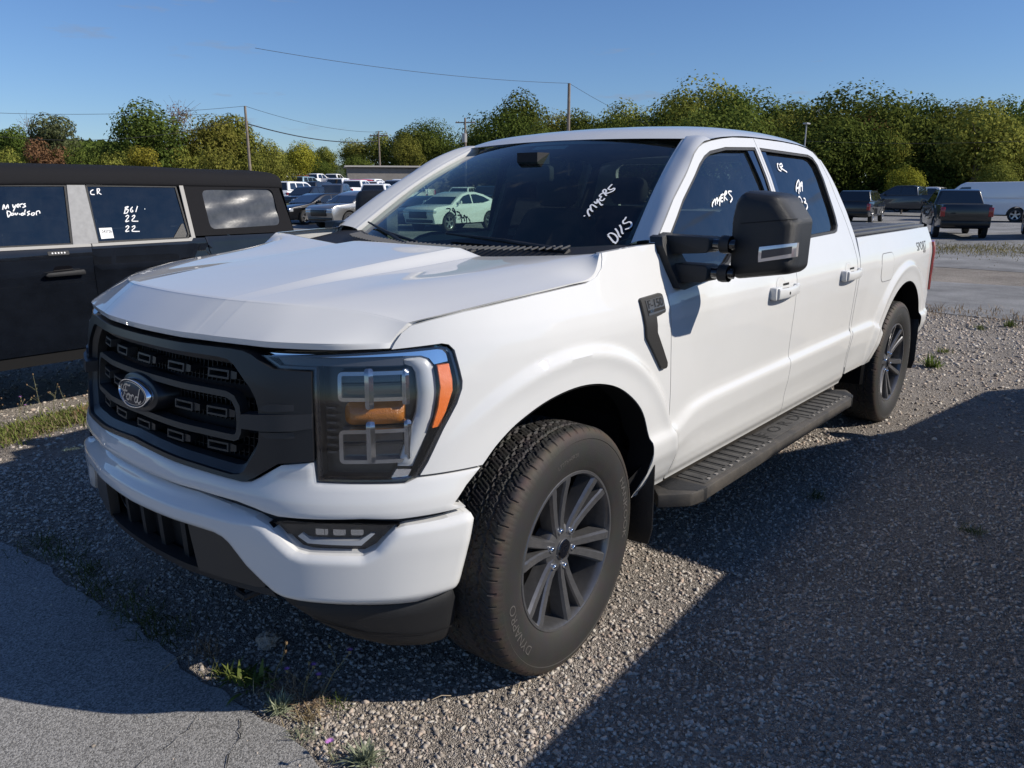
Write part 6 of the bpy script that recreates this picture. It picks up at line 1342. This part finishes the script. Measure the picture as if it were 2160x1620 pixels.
# ================================================================ WEEDS
random.seed(21)
WG=leaf_mat('weed_green',(.09,.12,.03),(.21,.25,.07),.2); WS_=leaf_mat('weed_silver',(.20,.22,.14),(.34,.36,.25),.15); WDRY=leaf_mat('weed_dry',(.20,.14,.08),(.42,.33,.21),.15); WDK=leaf_mat('weed_dark',(.05,.07,.02),(.12,.14,.05),.2)
PUR=mat('purple_petal',(.42,.17,.48),rough=.7); STEM=mat('weed_stem',(.16,.15,.08),rough=.9)
def blade(V,F_,tn,p,d,L,w_,bend,tone,seg=4):
    d=np.array(d,float); d/=np.linalg.norm(d); side=np.cross(d,[0,0,1]); nrm=np.linalg.norm(side); side=side/nrm if nrm>.05 else np.array([1,0,0.]); q=np.array(p,float); k=len(V)
    for i in range(seg+1):
        t=i/seg; ww=w_*(1-t)**.7*(.6+1.2*t if t<.4 else 1.08)+.0003; V.append(q-side*ww/2); V.append(q+side*ww/2); tn+=[tone,tone]
        q=q+d*L/seg; d=d+np.array([0,0,-bend/seg]); d/=np.linalg.norm(d)
    F_+=[(k+2*i,k+2*i+1,k+2*i+3,k+2*i+2) for i in range(seg)]
def clump(name,label,cat,pos,n,L,w_,up,bend,m,group=None,spread=.01,kind=None,seg=4):
    V=[];F_=[];tn=[]
    for i in range(n):
        a=random.uniform(0,6.283); e=random.uniform(*up); p=(random.gauss(0,spread),random.gauss(0,spread),0); blade(V,F_,tn,p,(math.cos(a)*math.cos(e),math.sin(a)*math.cos(e),math.sin(e)),L*random.uniform(.6,1.15),w_*random.uniform(.7,1.2),bend,random.random(),seg)
    o=npmesh(name,V,F_,m,attr=tn); o.location=(pos[0],pos[1],zg(pos[0],pos[1])+.004); tag(o,label,cat,group,kind); return o
clump('weed','silvery-green rosette weed at the corner of the tarmac','weed',(.776,.470),110,.062,.0075,(.15,1.4),.7,WS_)
clump('weed','silvery weed at the bottom edge of the picture','weed',(.752,.845),120,.070,.007,(.2,1.4),.7,WS_)
clump('weed','broad-leaved green weed between shadow and light in front of the bumper','weed',(.755,.290),46,.075,.017,(.2,1.2),.8,WG,spread=.025)
clump('weed','dead brown weed base beside the purple-flowered stalk','weed',(.69,.505),120,.05,.003,(.1,1.0),.9,WDRY,spread=.035)
clump('weed','dry reddish stalks in front of the bumper at the tarmac edge','weed',(.775,.03),46,.085,.003,(.5,1.4),.5,WDRY,spread=.03)
for i,(x,y) in enumerate(((.83,-1.33),(.81,-1.15),(.80,-.91),(.82,-.70),(.815,-.49),(.82,-.34),(.81,-.20))):
    clump('grass_tuft','dark grass tuft growing along the shaded tarmac edge','grass',(x,y),80,.075,.004,(.2,1.3),.9,WDK,'grass tufts along the shaded tarmac edge',spread=.05)
for x,y,n,L_,m_,lab in ((.70,.40,60,.05,WDRY,'straw-coloured tuft left of the purple-flowered stalk'),(.735,.56,70,.045,WDRY,'low dry tuft between rosette and gravel'),(.79,.62,50,.035,WS_,'tiny silvery weed on the sunny tarmac edge'),(.64,.58,40,.05,WDK,'small dark weed on the sunny gravel before the wheel'),(.80,.16,50,.05,WDK,'dark weed beside the sunlit patch of tarmac'),(.775,.215,30,.06,WG,'green sprig left of the broad-leaved weed'),(.74,.345,60,.045,WDRY,'dry brown tuft right of the broad-leaved weed')):
    clump('weed',lab,'weed',(x,y),n,L_,.0035 if m_ is not WG else .012,(.15,1.3),.8,m_,spread=.022)
def stalk(label,pos,H,lean,flowers,col):
    t=empty('flower_stalk',(pos[0],pos[1],zg(*pos))); tag(t,label,'wildflower'); mb=MB(); tips=[]
    top=Vector((lean[0],lean[1],H)); mb.tube([(0,0,0),top*.5+Vector((.008,0,.01)),top],[.0022,.0016,.0010],5); tips.append(top)
    for k in range(flowers-1):
        q=.35+.5*random.random(); b=Vector((lean[0]*q,lean[1]*q,H*q)); e=b+Vector((random.uniform(-.05,.05),random.uniform(-.05,.05),random.uniform(.03,.07))); mb.tube([b,(b+e)/2+Vector((0,0,.006)),e],[.0012,.001,.0008],4); tips.append(e)
    mb.make('stem',STEM,t)
    for i,p in enumerate(tips):
        hb=MB(); hb.lathe([(0,-.006),(.0045,-.003),(.005,.003),(.003,.007)],8,axis='z',c=tuple(p)); hd=hb.make('flower_head',STEM if col else WDRY,t)
        if col and i<2:
            V=[];F_=[];tn=[]
            for k in range(16): a=k*.3927; blade(V,F_,tn,(p.x,p.y,p.z+.005),(math.cos(a),math.sin(a),.7),.013,.003,.6,.5,2)
            npmesh('petal',V,F_,PUR,hd,attr=tn)['kind']='stuff'
    V=[];F_=[];tn=[]
    for k in range(14):
        q=random.random()*.8; a=random.random()*6.28; blade(V,F_,tn,(lean[0]*q,lean[1]*q,H*q),(math.cos(a),math.sin(a),.6),.022,.003,.8,random.random(),3)
    npmesh('leaf',V,F_,WS_,t,attr=tn)['kind']='stuff'
stalk('purple-flowered knapweed stalk in front of the white bumper',(.70,.475),.115,(-.03,.03),4,True)
stalk('second purple-flowered stalk leaning right, closer to the wheel',(.66,.515),.16,(-.07,.07),3,True)
stalk('short purple flower at the bottom edge beside the silvery weed',(.80,.77),.045,(.0,-.02),2,True)
stalk('thin dry seed stalk on the dark gravel before the bumper',(.73,.36),.12,(-.04,.02),3,False)
for i,(x,y,H,lx,ly) in enumerate(((.02,-3.62,.36,.02,-.05),(.10,-3.66,.22,.05,.03),(-.05,-3.70,.26,-.06,.02),(-.16,-3.62,.24,.05,-.04),(.2,-3.60,.20,-.04,.0),(.28,-3.66,.22,.03,.02),(-.30,-3.55,.40,-.03,.0),(-.22,-3.58,.22,-.10,.04))):
    stalk('dry flower stalk in the weed strip beside the black soft-top',(x,y),H,(lx,ly),4,i==1); bpy.context.scene.objects[-1] if False else None
for o in [o for o in COL.objects if o.get('label')=='dry flower stalk in the weed strip beside the black soft-top']: o['group']='dry stalks in the weed strip'
# weed strip beside the soft-top
def strip(name,label,cat,n,fn,L,w_,m,up=(.3,1.3),bend=.8):
    V=[];F_=[];tn=[]
    for i in range(n):
        x,y,k=fn(); a=random.uniform(0,6.283); e=random.uniform(*up); blade(V,F_,tn,(x,y,zg(x,y)+.003),(math.cos(a)*math.cos(e),math.sin(a)*math.cos(e),math.sin(e)),L*k*random.uniform(.5,1.2),w_*random.uniform(.7,1.3),bend,random.random(),3)
    return tag(npmesh(name,V,F_,m,attr=tn),label,cat,kind='stuff')
def band():
    t=random.random(); x=.75-1.25*t+random.gauss(0,.03); y=-3.30-.22*min(1,t*1.4)+random.gauss(0,.12)+(-.10); return x,y,1
strip('weed_strip','green ground-cover weeds lit by the sun beside the black soft-top','weeds',5200,band,.055,.011,WG)
strip('weed_strip','dry straw-coloured weeds mixed into the strip beside the soft-top','weeds',2600,lambda:(lambda q:(q[0]-.12,q[1]+random.gauss(.03,.05),1))(band()),.06,.004,WDRY)
strip('weed_strip','reddish dry weeds at the right end of the strip near the pickup','weeds',900,lambda:(-.38+random.gauss(0,.10),-3.60+random.gauss(0,.08),1),.07,.005,leaf_mat('weed_red',(.20,.09,.05),(.34,.20,.12),.15))
strip('grass_verge','sunlit grass verge in front of the black pickup on the right','grass',14000,lambda:(-25.8+random.gauss(0,2.0),random.uniform(-9,4),max(.2,random.gauss(.8,.4))),.10,.02,leaf_mat('verge_grass',(.12,.115,.035),(.26,.22,.08),.15))
strip('grass_verge','weedy edge between the gravel and the far lane','grass',1600,lambda:(-9.6+random.gauss(0,.35),random.uniform(-4,3),1),.10,.012,WDRY)
for i,(x,y,s) in enumerate(((-5.67,.83,1.),(-6.45,.76,.5),(-8.77,.98,.7),(-8.3,.75,.5))):
    clump('weed',('green weed standing in the gravel behind the rear wheel','small weed in the gravel well behind the rear wheel','low weed near the far edge of the gravel','tiny weed just short of the far lane')[i],'weed',(x,y),60,.14*s,.016*s,(.4,1.4),.5,WG,spread=.03)
clump('grass_tuft','dark tuft in the shadowed gravel beside the running board','grass',(-1.98,1.13),60,.07,.003,(.2,1.2),.9,WDK,spread=.022)
clump('grass_tuft','dark tuft in the shadowed gravel at the right edge','grass',(-2.03,1.82),60,.07,.003,(.2,1.2),.9,WDK,spread=.022)
# clod of earth catching the light
def clod():
    bm=bmesh.new(); bmesh.ops.create_icosphere(bm,subdivisions=4,radius=.034); rg=np.random.default_rng(4); ph=rg.random((12,4))*6.28
    for v in bm.verts:
        n=sum(math.sin(v.co.x*(90+40*i)+p[0])*math.sin(v.co.y*(95+35*i)+p[1])*math.sin(v.co.z*(100+30*i)+p[2]) for i,p in enumerate(ph[:5])); v.co*=1+.16*n; v.co.z*=.75
    o=bobj('earth_clod',bm,mat('dry_earth',(.42,.35,.28),rough=1,bump=.8,bscale=200),None,ang=180); o.location=(.603,.131,.018); tag(o,'pale crumbly clod of earth in the shadow before the bumper','clod')
clod()
for i,(x,y,L,a) in enumerate(((.80,-.02,.14,.3),(-.3,1.35,.10,1.2),(-.9,1.5,.12,2.2),(.2,.95,.08,.5),(.45,.80,.06,2.6),(-.1,1.9,.09,.9),(.30,1.55,.07,1.9))):
    MB_=MB().tube([(x,y,zg(x,y)+.016),(x+L*.5*math.cos(a),y+L*.5*math.sin(a),zg(x,y)+.024),(x+L*math.cos(a),y+L*math.sin(a),zg(x,y)+.016)],.0016,5).make('twig',mat('twig_straw',(.38,.31,.22),rough=.9)); tag(MB_,'thin dry twig lying on the ground near the pickup','twig','dry twigs on the gravel')

# each look-alike gets its place in its row as its name in words
ONES=['first','second','third','fourth','fifth','sixth','seventh','eighth','ninth','tenth','eleventh','twelfth','thirteenth','fourteenth','fifteenth','sixteenth','seventeenth','eighteenth','nineteenth']
TENS={2:('twentieth','twenty'),3:('thirtieth','thirty'),4:('fortieth','forty'),5:('fiftieth','fifty')}
def ordinal(n):
    if n<20: return ONES[n-1]
    a,b=divmod(n,10); return TENS[a][0] if b==0 else TENS[a][1]+'-'+ONES[b-1]
def col_of(o):
    d=Vector(o.location)-Vector(CAMP); return d.dot(rt)/d.dot(fw)
for g,ph in ((GW,'%s tall tree from the left in the woodland edge behind the lot'),('lower trees in front of the woodland edge','%s lower tree from the left in front of the tall woodland'),(GB,'%s olive bush from the left in the hedge behind the soft-top'),('undergrowth along the wood','%s dark bush from the left at the foot of the woodland'),('grass tufts along the shaded tarmac edge','%s grass tuft from the left along the shaded tarmac edge'),('dry stalks in the weed strip','%s dry flower stalk from the left in the sunlit weed strip'),('dry twigs on the gravel','%s dry twig from the left on the ground near the pickup')):
    for i,o in enumerate(sorted([o for o in COL.objects if o.get('group')==g],key=col_of)): o['label']=ph%ordinal(i+1)
